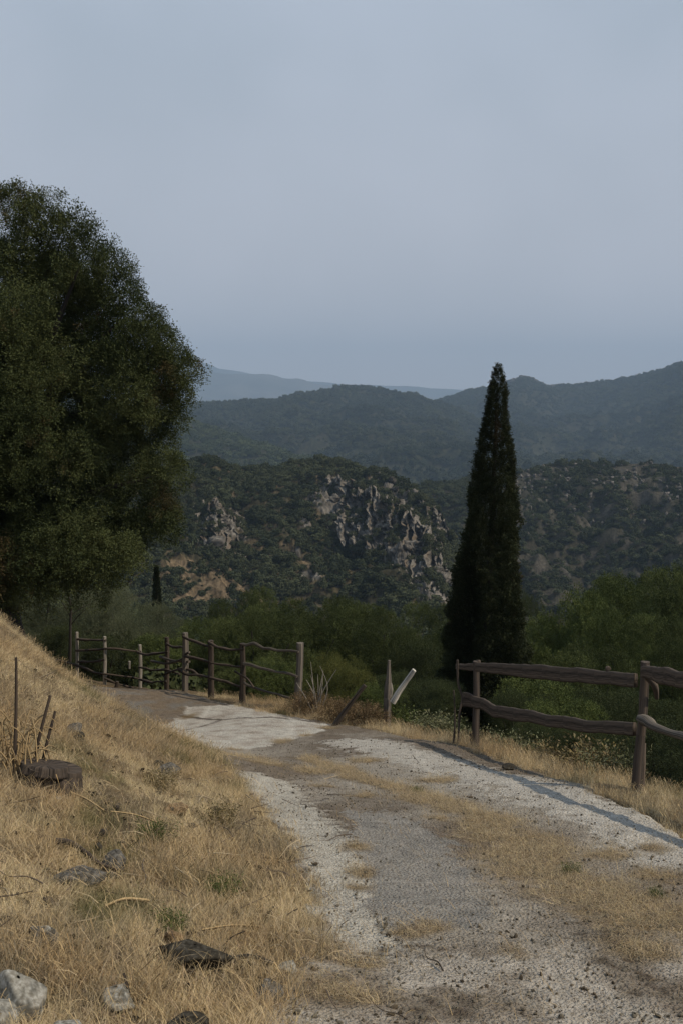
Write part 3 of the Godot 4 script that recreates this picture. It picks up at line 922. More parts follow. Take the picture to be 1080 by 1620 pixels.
func make_cliff(h: Dictionary, edge: Array, nu: int, lean: float, bold: float, sd: int) -> void:
	# a broken limestone wall with ribs, ledges and a shelf that runs back into the hill
	var up_rows := 64
	var shelf := 8
	var P := PackedVector3Array()
	var C := PackedColorArray()
	var bushes := []
	var tints := []
	for j in up_rows + shelf:
		for i in nu:
			var s := float(i) / (nu - 1) * (edge.size() - 1)
			var k := mini(int(s), edge.size() - 2)
			var a: Array = edge[k]
			var b: Array = edge[k + 1]
			var px := lerpf(a[0], b[0], s - k)
			var end := smoothstep(0.0, 0.12, s / (edge.size() - 1)) * smoothstep(1.0, 0.9, s / (edge.size() - 1))
			var top := lerpf(a[1], b[1], s - k) + 16.0 * fine.get_noise_1d(px * 9.0 + sd * 300.0) + 9.0 * fine.get_noise_1d(px * 40.0)
			var low := lerpf(a[2], b[2], s - k) + 26.0 * fine.get_noise_1d(px * 8.0 + sd * 300.0 + 90.0) + 6.0
			var v := minf(float(j) / (up_rows - 1), 1.0)
			var dl := hill_depth(h, px, low) - 2.0
			var d := dl + lean * v
			var p := at(px, lerpf(low, top, v), d)
			var q := p / 450.0 * 160.0
			# ribs and gullies, steps, then small breaks
			var wx := 2.5 * fine.get_noise_3d(p.x * 8.0, p.y * 8.0, p.z * 8.0)
			var n := 0.55 * cells.get_noise_3d(p.x * 11.0 + wx * 20.0, p.y * 8.0 + wx * 12.0, p.z * 9.0)
			n += 0.35 * cells.get_noise_3d(p.x * 30.0 - wx * 30.0 + 300.0, p.y * 20.0, p.z * 22.0 + wx * 25.0)
			n += 0.9 * fine.get_noise_3d(p.x * 4.0 + sd * 70.0, p.y * 3.0, p.z * 4.0) + 0.5 * fine.get_noise_3d(p.x * 22.0, p.y * 22.0, p.z * 22.0) + 0.3
			var ledge := sin((v * 5.0 + 1.6 * fine.get_noise_2d(px * 8.0, sd * 99.0)) * TAU)
			n += 0.22 * ledge
			if j < up_rows:
				p += Vector3(-0.4, 0.12, 0.85) * bold * (n - 0.3) * end * smoothstep(0.0, 0.12, v)
			else:
				var f := float(j - up_rows + 1) / shelf
				var back := at(px, top - 1.0, hill_depth(h, px, top) + 4.0)
				p = p.lerp(back, f) + Vector3(0, -1.5 * sin(f * PI), 0)
				p += Vector3(-0.4, 0.12, 0.85) * bold * (n - 0.3) * end * (1.0 - f)
			P.append(p)
			var m := fine.get_noise_3d(p.x * 9.0, p.y * 4.0, p.z * 9.0)
			var g := fine.get_noise_3d(p.x * 40.0, p.y * 22.0, p.z * 40.0)
			var c := mixc(Color(0.34, 0.315, 0.28), Color(0.17, 0.157, 0.14), 0.4 + 1.7 * m + 1.6 * g)
			c = mixc(c, Color(0.24, 0.18, 0.12), 2.5 * fine.get_noise_3d(p.x * 5.0 + 200.0, p.y * 5.0, p.z * 5.0) - 0.35)
			var green := fine.get_noise_3d(p.x * 6.0 + 500.0, p.y * 9.0, p.z * 6.0) + 0.25 * ledge + (0.3 if j >= up_rows else 0.0) + 0.3 * (1.0 - end)
			c = mixc(c, Color(0.07, 0.065, 0.04), 3.0 * green - 0.85)
			C.append(c)
			if rng.randf() < clampf(green * 0.9 - 0.17, 0.0, 0.3):
				var r := rng.randf_range(0.7, 1.9)
				bushes.append(Transform3D(Basis(Vector3.UP, rng.randf() * TAU).scaled(Vector3(r * 1.2, r, r)), p - Vector3(0, r * 0.35, 0)))
				tints.append(mixc(Color(0.035, 0.043, 0.022), Color(0.065, 0.07, 0.036), rng.randf()))
	setting("cliff", grid(P, nu, up_rows + shelf, false, false, C, PackedVector2Array(), true), M.cliff)
	many("cliff_scrub", wood_clumps[0].duplicate(), M.leaf, bushes, tints, null, "dark scrub clinging to the ledges of the limestone cliff", "scrub")

# ------------------------------------------------------------------ trees and bushes
var sprig_oak: ArrayMesh
var sprig_bush: ArrayMesh
var sprig_fine: ArrayMesh
var sprig_cypress: ArrayMesh

func crown(lobes: Array, count: int, size: float, up_bias := 0.25, ragged := 0.8) -> Array:
	# places for sprigs over overlapping leafy lobes [centre, radius]; [transforms]
	var total := 0.0
	for l in lobes:
		total += l[1] * l[1] * (l[2] if l.size() > 2 else 1.0)
	var out := []
	for l in lobes:
		var n := int(count * l[1] * l[1] * (l[2] if l.size() > 2 else 1.0) / total)
		for i in n:
			var dir := Vector3(rng.randfn(), rng.randfn() + up_bias, rng.randfn()).normalized()
			var rad: float = l[1] * (0.5 + 0.5 * pow(rng.randf(), 0.6) + ragged * fine.get_noise_3d(dir.x * 60.0 + l[0].x * 30.0, dir.y * 60.0, dir.z * 60.0 + l[0].z * 30.0))
			var p: Vector3 = l[0] + dir * rad * Vector3(1, 0.8, 1)
			out.append(Transform3D(turned(dir + Vector3(0, 0.5, 0) + Vector3(rng.randfn(), rng.randfn(), rng.randfn()) * 0.45, size * rng.randf_range(0.7, 1.3)), p))
	return out

func make_oak() -> void:
	var base := Vector3(-7.3, level(-7.3, 20.5) - 0.1, -20.5)
	var o := thing("oak_tree", "large dark evergreen oak spreading over the track at the left edge", "tree", base)
	var trunk_top := Vector3(-0.1, 3.2, 0.1)
	part("trunk", tube([Vector3(0.25, -0.3, 0), Vector3(0.15, 0.5, 0), Vector3(0.3, 1.4, 0.05), Vector3(0.15, 2.3, 0.1), trunk_top], [0.52, 0.4, 0.34, 0.31, 0.26], 14, 0.25, 1.0), M.bark, o)
	# outline of the crown: [height over the base, reach]
	var lobes := []
	var edge := [[205, 440, 0.55], [195, 405, 0.5], [150, 375, 0.7], [262, 515, 0.6], [275, 540, 0.45], [292, 600, 0.75], [285, 655, 0.75], [270, 700, 0.8], [285, 760, 0.6], [262, 810, 0.8], [265, 860, 0.6], [215, 880, 0.7], [180, 905, 0.6], [130, 880, 0.7], [115, 345, 0.55], [70, 315, 0.6], [20, 300, 0.7], [225, 480, 0.6], [230, 590, 0.9], [235, 740, 0.9], [180, 820, 0.9], [60, 900, 0.6], [170, 460, 0.7], [110, 420, 0.8], [30, 380, 0.9], [120, 520, 1.0], [160, 640, 1.0], [120, 760, 1.0], [60, 640, 1.0], [40, 500, 1.0], [305, 575, 0.6], [265, 560, 0.8], [215, 525, 0.8], [250, 640, 0.9], [190, 570, 0.9], [215, 690, 0.9], [300, 625, 0.55], [40, 930, 0.6], [100, 925, 0.55], [20, 880, 0.7], [90, 860, 0.8], [232, 852, 0.45], [280, 835, 0.45], [-40, 900, 0.8], [-20, 850, 0.9]]
	for low in [[5, 935, 0.6], [45, 965, 0.5], [95, 950, 0.5], [150, 950, 0.5], [195, 912, 0.42], [180, 915, 0.5], [20, 900, 0.7], [60, 880, 0.7], [-30, 960, 0.6], [120, 915, 0.6]]:
		lobes.append([at(low[0], low[1] - 26, 19.4) - base, low[2], 1.5])
	for e in edge:
		var rim := Vector2(e[0], e[1])
		var inward := (Vector2(0, 640) - rim).normalized() * maxf(0.0, e[2] * 56.0 - 4.0)
		lobes.append([at(rim.x + inward.x, rim.y + inward.y, 20.5 + rng.randf_range(-1.0, 1.0)) - base, e[2] * 0.76, 2.0])
	for i in 80:
		var h := rng.randf_range(1.6, 7.6)
		var reach := 3.9 * sqrt(maxf(0.05, 1.0 - pow((h - 3.8) / 4.9, 2.0)))
		var a := rng.randf() * TAU
		var q := sqrt(rng.randf())
		var c := Vector3(cos(a) * reach * q * 0.66, h, sin(a) * reach * q * 0.7)
		lobes.append([c, rng.randf_range(0.5, 0.95)])
	# limbs from the trunk towards the lobes
	for i in lobes.size():
		if i % 3:
			continue
		var c: Vector3 = lobes[i][0]
		var from := Vector3(0.12, clampf(c.y * 0.5, 1.3, 3.2), 0.06)
		var mid := from.lerp(c, 0.5) + Vector3(rng.randfn() * 0.2, 0.35, rng.randfn() * 0.2)
		part("limb", tube([from, mid, mid.lerp(c, 0.6), c.lerp(mid, 0.12)], [0.16, 0.085, 0.04, 0.012], 7, 0.2, i), M.bark, o)
	var places := crown(lobes, 30000, 0.85)
	var tints := []
	for t in places:
		var p: Vector3 = t.origin
		var n := fine.get_noise_3d(p.x * 18.0, p.y * 18.0, p.z * 18.0)
		var c := mixc(Color(0.040, 0.053, 0.021), Color(0.078, 0.092, 0.036), 0.5 + 2.0 * n + rng.randf_range(-0.2, 0.2))
		if fine.get_noise_3d(p.x * 50.0 + 333.0, p.y * 50.0, p.z * 50.0) > 0.36:
			c = mixc(c, Color(0.12, 0.07, 0.04), rng.randf() * 0.6)
		tints.append(c)
	many("crown", sprig_oak, M.leaf, places, tints, o)

func make_cypress() -> void:
	# the tall one behind the fence
	var base := Vector3(0, 0, -22.5)
	base.x = ray(766, 900).x * 22.5
	base.y = level(base.x, 22.5) - 0.1
	var tip := at(787, 580, 22.5)
	var o := thing("cypress_tree", "tall dark slender cypress behind the gap in the fence", "tree", base)
	var top := tip - base
	part("trunk", tube([Vector3(0, -0.3, 0), Vector3(0.02, 1.2, 0), top * 0.5, top * 0.96], [0.17, 0.13, 0.08, 0.015], 10, 0.15, 5.0), M.bark, o)
	var places := []
	var tints := []
	var h := top.y
	for i in 19000:
		var f := 1.0 - pow(rng.randf(), 0.66)
		f = clampf(f, 0.0, 0.999)
		f = lerpf(0.03, 1.0, f)
		var y := f * h
		# widest low down, narrowing slowly to a wavering tip
		var r := 1.0 * pow(1.0 - f, 0.72) * (0.8 + 0.2 * smoothstep(0.0, 0.15, f)) + 0.012
		var a := rng.randf() * TAU
		var axis := Vector3(top.x * pow(f, 1.25), 0, 0)
		var lump := 1.0 + 0.6 * fine.get_noise_3d(cos(a) * 45.0, y * 34.0, sin(a) * 45.0) + 0.4 * fine.get_noise_3d(cos(a) * 130.0, y * 110.0, sin(a) * 130.0)
		var q := r * lump * (0.5 + 0.5 * pow(rng.randf(), 0.3))
		var dir := Vector3(cos(a), 0, sin(a))
		places.append(Transform3D(turned(Vector3.UP * 1.7 + dir * 0.8 + Vector3(rng.randfn(), 0, rng.randfn()) * 0.25, rng.randf_range(0.7, 1.25) * lerpf(1.0, 0.5, f)), axis + Vector3(0, y, 0) + dir * q))
		var c := mixc(Color(0.024, 0.032, 0.016), Color(0.048, 0.054, 0.026), rng.randf()) * (1.0 + 0.8 * fine.get_noise_3d(cos(a) * 40.0, y * 25.0, sin(a) * 40.0))
		if fine.get_noise_3d(cos(a) * 60.0 + 50.0, y * 40.0, sin(a) * 60.0) > 0.4:
			c = mixc(c, Color(0.07, 0.05, 0.03), 0.6)
		tints.append(c)
	many("crown", sprig_cypress, M.leaf, places, tints, o)
	# the small one far below the oak
	var fb := at(249, 966, 46.0)
	var s := thing("cypress_tree", "small distant cypress below the right side of the oak", "tree", fb)
	part("trunk", tube([Vector3(0, -2.0, 0), Vector3(0, 0.6, 0), Vector3(0, 1.8, 0)], [0.07, 0.06, 0.02], 7), M.bark, s)
	places = []
	tints = []
	for i in 900:
		var f := rng.randf()
		var a := rng.randf() * TAU
		var r := 0.24 * pow(1.0 - f, 0.6) * (0.8 + 0.2 * rng.randf())
		places.append(Transform3D(turned(Vector3.UP * 1.7 + Vector3(cos(a), 0, sin(a)) * 0.6, 0.8), Vector3(cos(a) * r, -1.3 + f * 3.3, sin(a) * r)))
		tints.append(Color(0.022, 0.028, 0.014) * rng.randf_range(0.8, 1.3))
	many("crown", sprig_cypress, M.leaf, places, tints, s)

func bush_kind(kind: int, large := false) -> Node3D:      # crown about 2 m across, 1.7 m high, base at the origin
	var o := Node3D.new()
	var lobes := []
	for i in (24 if large else 15):
		var a := rng.randf() * TAU
		var q := sqrt(rng.randf()) * 0.72
		lobes.append([Vector3(cos(a) * q, rng.randf_range(0.35, 1.3) - q * 0.35, sin(a) * q), rng.randf_range(0.22, 0.42) if large else rng.randf_range(0.3, 0.5)])
	for i in 5:
		var c: Vector3 = lobes[i][0]
		part("stem", tube([Vector3(c.x * 0.15, -0.25, c.z * 0.15), c * 0.5 + Vector3(0, 0.05, 0), c], [0.045, 0.03, 0.01], 6, 0.2, i), M.bark, o)
	var lo: Color = [Color(0.05, 0.064, 0.025), Color(0.056, 0.075, 0.027), Color(0.085, 0.098, 0.06), Color(0.075, 0.085, 0.028), Color(0.033, 0.043, 0.021)][kind]
	var hi: Color = [Color(0.094, 0.115, 0.043), Color(0.112, 0.138, 0.046), Color(0.145, 0.158, 0.098), Color(0.125, 0.13, 0.042), Color(0.06, 0.074, 0.032)][kind]
	var places := crown(lobes, 11000 if large else [3600, 4000, 2600, 2000, 2800][kind], 0.19 if large else [0.36, 0.32, 0.42, 0.42, 0.4][kind], 0.4, 0.35)
	var tints := []
	for t in places:
		var p: Vector3 = t.origin
		tints.append(mixc(lo, hi, 0.5 + 2.2 * fine.get_noise_3d(p.x * 60.0 + kind * 99.0, p.y * 60.0, p.z * 60.0) + rng.randf_range(-0.25, 0.25)))
	many("foliage", (sprig_fine if kind >= 2 else sprig_bush).duplicate(), M.leaf, places, tints, o)
	return o

func make_bushes() -> void:
	var kinds := []
	for k in 5:
		kinds.append(bush_kind(k))
	for k in 5:
		kinds.append(bush_kind(k, true))
	# [px of the middle, row of the top, distance, width in metres, height, kind, label]
	var list := [
		[60, 925, 27.5, 3.4, 2.6, 2, "grey green bush under the trunk of the oak"],
		[130, 925, 30.0, 3.6, 3.0, 2, "grey green bush behind the end post of the log fence"],
		[205, 930, 29.0, 3.2, 3.0, 2, "pale bush between the log fence and the small distant cypress"],
		[285, 955, 30.0, 3.0, 2.8, 2, "low grey green bush right below the bare tan slope"],
		[95, 975, 26.0, 1.6, 1.5, 4, "dark low bush beside the leftmost pale fence post"],
		[165, 990, 27.0, 2.2, 1.5, 4, "dark bush in the shade behind the second pale fence post"],
		[245, 995, 27.0, 2.2, 1.6, 1, "green bush behind the fourth post of the log fence"],
		[335, 975, 28.0, 2.8, 2.2, 1, "green bush behind the middle of the log fence"],
		[405, 968, 27.0, 2.8, 2.3, 0, "dark green bush behind the right part of the log fence"],
		[470, 950, 29.0, 3.2, 2.9, 0, "rounded dark bush above the last log fence post"],
		[540, 945, 31.0, 3.2, 2.9, 0, "rounded dark bush above the gap between the two fences"],
		[600, 965, 29.0, 2.6, 2.4, 0, "dark bush left of the lone grey fence post"],
		[655, 985, 27.0, 2.4, 2.3, 4, "dark bush just left of the tall cypress"],
		[525, 1022, 21.5, 1.7, 1.35, 3, "bright yellow green bush right of the last log fence post"],
		[560, 1045, 20.0, 1.2, 1.0, 3, "small yellow green bush behind the dark leaning stake"],
		[430, 1035, 22.5, 1.6, 1.2, 1, "low green bush seen through the rails of the log fence"],
		[370, 1040, 23.5, 1.6, 1.2, 0, "low dark bush seen behind the sixth log fence post"],
		[640, 1050, 20.5, 1.9, 1.5, 4, "dark bush behind the fallen pale pole"],
		[690, 1070, 18.5, 1.4, 1.2, 4, "dark bush at the left foot of the cypress"],
		[600, 1075, 19.5, 1.2, 0.8, 1, "low green bush at the foot of the lone grey post"],
		[850, 1000, 24.0, 1.7, 2.0, 1, "green bush against the right side of the cypress"],
		[875, 1050, 20.0, 2.4, 1.6, 1, "low green bush behind the lower plank of the right fence"],
		[940, 905, 33.0, 5.0, 4.6, 1, "large round green tree behind the right fence"],
		[1040, 908, 35.0, 4.6, 4.2, 0, "large green tree at the right edge behind the fence"],
		[1110, 890, 31.0, 4.5, 4.2, 0, "dark tree cut off by the right edge"],
		[985, 960, 27.0, 3.0, 2.6, 1, "green bush in front of the large round tree"],
		[1060, 985, 24.0, 2.6, 2.2, 0, "dark bush behind the tallest plank fence post"],
		[925, 1020, 23.0, 2.6, 2.0, 0, "dark bush above the middle of the upper plank"],
		[990, 1070, 17.5, 2.0, 1.4, 4, "dark bush between the two planks near the tallest post"],
		[900, 1085, 16.5, 1.6, 1.1, 1, "small green bush between the planks"],
		[1050, 1085, 14.5, 2.0, 1.5, 4, "dark bush right of the tallest plank fence post"],
		[1110, 1120, 11.5, 1.8, 1.3, 4, "dark low bush in the corner beyond the plank fence"],
		[820, 1075, 18.0, 1.5, 1.3, 4, "dark bush at the right foot of the cypress"],
		[820, 945, 36.0, 3.6, 3.4, 4, "dark tree half hidden by the cypress"],
		[700, 960, 36.0, 3.4, 3.0, 0, "dark tree showing left of the cypress above the bushes"],
		[390, 935, 40.0, 3.4, 3.0, 0, "dark tree between the tan slope and the log fence bushes"],
		[935, 1135, 13.0, 1.3, 0.8, 4, "dark low bush under the lower plank"],
		[850, 1128, 15.0, 1.2, 0.8, 4, "small dark bush under the left part of the lower plank"],
	]
	for b in list:
		var d: float = b[2]
		var top := at(b[0], b[1], d)
		var g := level(top.x, d)
		var foot := maxf(g, top.y - b[4] * 1.6) - 0.1
		var high := top.y - foot
		var o: Node3D = kinds[b[5] + (5 if b[3] > 2.5 else 0)].duplicate()
		o.name = numbered("tree" if b[3] > 3.3 else "bush")
		add_child(o)
		o.position = Vector3(top.x, foot, -d)
		o.rotation.y = rng.randf() * TAU
		o.scale = Vector3(b[3] * (0.56 if b[3] > 2.5 else 0.5), high / (1.38 if b[3] > 2.5 else 1.62), b[3] * (0.56 if b[3] > 2.5 else 0.5))
		o.set_meta("label", b[6])
		o.set_meta("category", "tree" if b[3] > 3.3 else "bush")
		o.set_meta("group", "trees and bushes beyond the fences")
	for k in kinds:
		k.free()
	# the wood that fills the slope below
	var sets := [[], [], []]
	var tints := [[], [], []]
	for i in 10500:
		var d := 26.0 + 310.0 * pow(rng.randf(), 1.25)
		var x := rng.randf_range(-0.55, 0.62) * d
		if x < -0.2 * d and d < 32.0:
			continue
		var y := level(x, d)
		var s := rng.randf_range(0.6, 1.2) * clampf(d * 0.022, 0.8, 2.2)
		if d < 45.0:
			s *= 0.75
		var k := i % 3
		sets[k].append(Transform3D(Basis(Vector3.UP, rng.randf() * TAU).scaled(Vector3(s * 1.2, s * rng.randf_range(0.8, 1.3), s * 1.2)), Vector3(x, y - 0.2, -d)))
		tints[k].append(mixc(Color(0.042, 0.055, 0.024), Color(0.08, 0.093, 0.04), 0.5 + 1.5 * fine.get_noise_2d(x * 4.0, d * 4.0) + rng.randf_range(-0.3, 0.3)))
	for k in 3:
		many("woodland", clump(520, 90 + k, 0.14), M.leaf, sets[k], tints[k], null, "green wood filling the slope below the fences", "woodland")

# ------------------------------------------------------------------ fences
func log_post(px: float, top: float, foot: float, d: float, r: float, mat: Material, parent: Node3D, sd: float, lean := Vector3.ZERO) -> void:
	var a := at(px, foot, d)
	var b := at(px, top, d) + lean
	a.y = minf(a.y, level(a.x, d) + 0.02) - 0.25
	var o := parent.position
	part("post", tube([a - o, a.lerp(b, 0.35) - o, a.lerp(b, 0.7) - o + Vector3(0.01, 0, 0), b - o], [r * 1.12, r * 1.05, r, r * 0.92], 11, 0.16, sd), mat, parent)

func rail(points: Array, r0: float, r1: float, mat: Material, parent: Node3D, sd: float, called := "rail") -> void:
	var pts := []
	var radii := []
	for i in points.size():
		pts.append(at(points[i][0], points[i][1], points[i][2]) - parent.position)
		radii.append(lerpf(r0, r1, float(i) / (points.size() - 1)))
	# crooks between the given points, as in cut branches
	var bent := []
	var thick := []
	for i in pts.size():
		bent.append(pts[i])
		thick.append(radii[i] * (0.85 + 0.3 * rng.randf()))
		if i < pts.size() - 1:
			bent.append(pts[i].lerp(pts[i + 1], rng.randf_range(0.35, 0.65)) + Vector3(rng.randfn() * 0.008, rng.randfn() * 0.011, rng.randfn() * 0.008))
			thick.append(radii[i] * (0.8 + 0.4 * rng.randf()))
	part(called, tube(bent, thick, 7, 0.32, sd, 1.0, 4), mat, parent)

func make_log_fence() -> void:
	var base := Vector3(-3.5, level(-3.5, 21.5), -21.5)
	var o := thing("log_fence", "old fence of grey posts and crooked log rails round the bend", "fence", base)
	log_post(122, 1000, 1074, 23.96, 0.042, M.wood_pale, o, 1)
	log_post(166, 1007, 1079, 23.54, 0.042, M.wood_pale, o, 2)
	log_post(222, 1020, 1092, 23.6, 0.042, M.wood_pale, o, 3)
	log_post(264, 1008, 1093, 22.59, 0.055, M.wood_dark, o, 4)
	log_post(293, 1001, 1092, 21.46, 0.066, M.wood_grey, o, 5)
	log_post(334, 1013, 1104, 20.6, 0.06, M.wood_dark, o, 6)
	log_post(384, 1018, 1112, 19.94, 0.062, M.wood_dark, o, 7)
	log_post(470, 1017, 1124, 19.11, 0.078, M.wood_grey, o, 8, Vector3(0.06, 0, 0))
	var rails := [
		[[70, 1040, 24.3], [100, 1046, 24.1], [122, 1053, 23.9], [150, 1064, 23.7], [166, 1066, 23.5], [195, 1070, 23.5], [224, 1075, 23.55]],
		[[120, 1029, 23.9], [145, 1028, 23.8], [168, 1026, 23.5], [196, 1028, 23.5], [224, 1031, 23.55]],
		[[122, 1011, 23.9], [145, 1012, 23.8], [168, 1013, 23.5]],
		[[124, 1047, 23.9], [146, 1047, 23.7], [166, 1043, 23.5]],
		[[166, 1073, 23.5], [186, 1082, 23.4], [222, 1090, 23.5]],
		[[218, 1032, 23.5], [235, 1036, 23.2], [250, 1034, 22.9], [266, 1031, 22.5]],
		[[220, 1056, 23.5], [240, 1060, 23.1], [264, 1060, 22.5], [285, 1067, 21.8]],
		[[222, 1075, 23.5], [242, 1080, 23.0], [264, 1078, 22.5]],
		[[254, 1039, 22.7], [275, 1045, 22.1], [300, 1047, 21.3]],
		[[264, 1018, 22.5], [280, 1024, 22.0], [293, 1026, 21.4]],
		[[290, 1007, 21.4], [312, 1016, 21.0], [336, 1023, 20.5]],
		[[293, 1038, 21.4], [312, 1042, 21.0], [336, 1049, 20.5], [360, 1052, 20.2], [384, 1055, 19.9]],
		[[284, 1060, 21.5], [300, 1068, 21.2], [336, 1073, 20.5], [360, 1079, 20.2], [386, 1088, 19.9]],
		[[330, 1016, 20.5], [345, 1024, 20.3], [365, 1028, 20.1], [386, 1027, 19.85]],
		[[384, 1019, 19.9], [402, 1018, 19.7], [418, 1026, 19.5], [440, 1029, 19.3], [472, 1031, 19.0]],
		[[386, 1050, 19.9], [410, 1056, 19.6], [440, 1063, 19.3], [470, 1070, 19.0]],
		[[240, 1046, 22.9], [262, 1050, 22.4], [288, 1043, 21.6], [300, 1032, 21.3]],
		[[262, 1066, 22.5], [285, 1058, 21.7], [305, 1061, 21.2], [318, 1070, 20.9]],
		[[372, 1062, 20.0], [390, 1072, 19.7], [402, 1088, 19.5]],
		[[386, 1080, 19.8], [410, 1090, 19.5], [440, 1098, 19.2], [458, 1104, 19.0]],
	]
	var k := 0
	for r in rails:
		rail(r, 0.03 if k != 0 else 0.036, 0.022, M.wood_rail if k in [14, 15, 8, 16, 19] else M.wood_dark, o, 20.0 + k)
		k += 1

func plank(points: Array, thick: float, mat: Material, parent: Node3D, sd: float) -> void:
	# a split plank with wavering edges: [px, row of the top edge, row of the lower edge, d]
	var P := PackedVector3Array()
	var uv := PackedVector2Array()
	var n := points.size()
	var steps := 10
	var run := 0.0
	var rows := (n - 1) * steps + 1
	for j in range(-1, rows + 1):
		var s := clampf(float(j) / steps, 0.0, n - 1.0)
		var i := mini(int(s), n - 2)
		var f := s - i
		var a: Array = points[i]
		var b: Array = points[i + 1]
		var d := lerpf(a[3], b[3], f)
		var px := lerpf(a[0], b[0], f)
		var e := f * f * (3.0 - 2.0 * f)
		var up := at(px, lerpf(a[1], b[1], e), d) - parent.position
		var dn := at(px, lerpf(a[2], b[2], e), d) - parent.position
		up.y += 0.018 * fine.get_noise_2d(s * 60.0, sd * 50.0) + 0.008 * fine.get_noise_2d(s * 400.0, sd * 50.0)
		dn.y += 0.018 * fine.get_noise_2d(s * 55.0, sd * 50.0 + 400.0) + 0.008 * fine.get_noise_2d(s * 430.0, sd * 90.0)
		if j < 0 or j > rows - 1:
			var mid := (up + dn) * 0.5
			up = mid.lerp(up, 0.02)
			dn = mid.lerp(dn, 0.02)
		var out := Vector3(0.97, 0, -0.22) * thick * 0.5
		var bulge := 0.006 * fine.get_noise_2d(s * 300.0, sd * 10.0)
		var ring := [up - out * 0.7, up + out * 0.7, up.lerp(dn, 0.12) + out, up.lerp(dn, 0.5) + out * (1.1 + bulge * 40.0), up.lerp(dn, 0.88) + out, dn + out * 0.7, dn - out * 0.7, up.lerp(dn, 0.88) - out, up.lerp(dn, 0.62) - out * (1.05 + bulge * 50.0), up.lerp(dn, 0.35) - out * (0.95 - bulge * 50.0), up.lerp(dn, 0.12) - out, up - out * 0.7]
		for q in ring.size():
			P.append(ring[q])
			uv.append(Vector2(q * 0.13, s * 1.9 + sd))
	part("plank", grid(P, 12, rows + 2, true, false, PackedColorArray(), uv), mat, parent)

func make_plank_fence() -> void:
	var base := Vector3(2.4, level(2.4, 11.6), -11.6)
	var o := thing("plank_fence", "weathered brown fence of split planks along the right of the track", "fence", base)
	log_post(752, 1046, 1184, 13.75, 0.05, M.wood_plank, o, 31)
	log_post(1004, 1047, 1254, 9.42, 0.047, M.wood_plank, o, 32, Vector3(0.095, 0, 0))
	log_post(1330, 1160, 1420, 6.6, 0.05, M.wood_plank, o, 33)
	plank([[722, 1050, 1059, 14.1], [745, 1049, 1061, 13.85], [790, 1049, 1067, 13.1], [850, 1052, 1074, 12.0], [905, 1056, 1079, 11.1], [955, 1061, 1083, 10.3], [1005, 1066, 1088, 9.5]], 0.045, M.wood_plank, o, 1)
	plank([[732, 1095, 1118, 13.9], [760, 1104, 1122, 13.6], [785, 1117, 1136, 13.15], [830, 1123, 1143, 12.3], [880, 1132, 1152, 11.4], [940, 1140, 1160, 10.5], [1003, 1143, 1164, 9.5]], 0.045, M.wood_plank, o, 2)
	plank([[1016, 1052, 1072, 9.35], [1050, 1056, 1082, 8.9], [1085, 1062, 1090, 8.5], [1180, 1090, 1125, 7.7], [1330, 1165, 1205, 6.6]], 0.045, M.wood_plank, o, 3)
	rail([[1012, 1137, 9.4], [1035, 1150, 9.1], [1085, 1166, 8.6], [1180, 1205, 7.7], [1330, 1290, 6.6]], 0.045, 0.06, M.wood_grey, o, 36.0)
	# the splintered stub on the far post and the prop behind the tall one
	part("knot", stone(Vector3(0.12, 0.10, 0.09), 61), M.wood_plank, o, at(741, 1100, 13.8) - base)
	part("knot", stone(Vector3(0.07, 0.09, 0.06), 62), M.wood_plank, o, at(756, 1047, 13.75) - base)
	part("knot", stone(Vector3(0.08, 0.06, 0.06), 63), M.wood_plank, o, at(960, 1058, 10.2) - base)
	part("prop", tube([at(1016, 1175, 9.55) - base, at(1013, 1205, 9.5) - base, at(1008, 1250, 9.5) - base], [0.035, 0.05, 0.06], 8, 0.3, 40.0), M.wood_plank, o)
	part("prop", tube([at(745, 1160, 13.8) - base, at(749, 1178, 13.75) - base, at(768, 1190, 13.5) - base], [0.03, 0.045, 0.03], 8, 0.3, 41.0), M.wood_plank, o)
	part("branch", tube([at(1022, 1070, 9.3) - base, at(1034, 1085, 9.3) - base, at(1038, 1105, 9.4) - base], [0.035, 0.03, 0.015], 7, 0.3, 42.0), M.wood_plank, o)

func stick(called: String, points: Array, r0: float, r1: float, mat: Material, label: String, category: String, sd: float, sides := 7, lumps := 0.25) -> void:
	var pts := []
	var radii := []
	var base := at(points[0][0], points[0][1], points[0][2])
	for i in points.size():
		pts.append(at(points[i][0], points[i][1], points[i][2]) - base)
		radii.append(lerpf(r0, r1, float(i) / (points.size() - 1)))
	single(called, tube(pts, radii, sides, lumps, sd), mat, label, category, base)

func lying(called: String, points: Array, r0: float, r1: float, mat: Material, label: String, category: String, sd: float) -> void:
	# a stick lying on the ground through plan points
	var pts := []
	var radii := []
	var base := Vector3(points[0].x, level(points[0].x, points[0].y) + 0.04, -points[0].y)
	for i in points.size():
		var p: Vector2 = points[i]
		pts.append(Vector3(p.x, level(p.x, p.y) + 0.045 + (0.02 if i % 2 else 0.0), -p.y) - base)
		radii.append(lerpf(r0, r1, float(i) / (points.size() - 1)))
	single(called, tube(pts, radii, 7, 0.3, sd), mat, label, category, base)

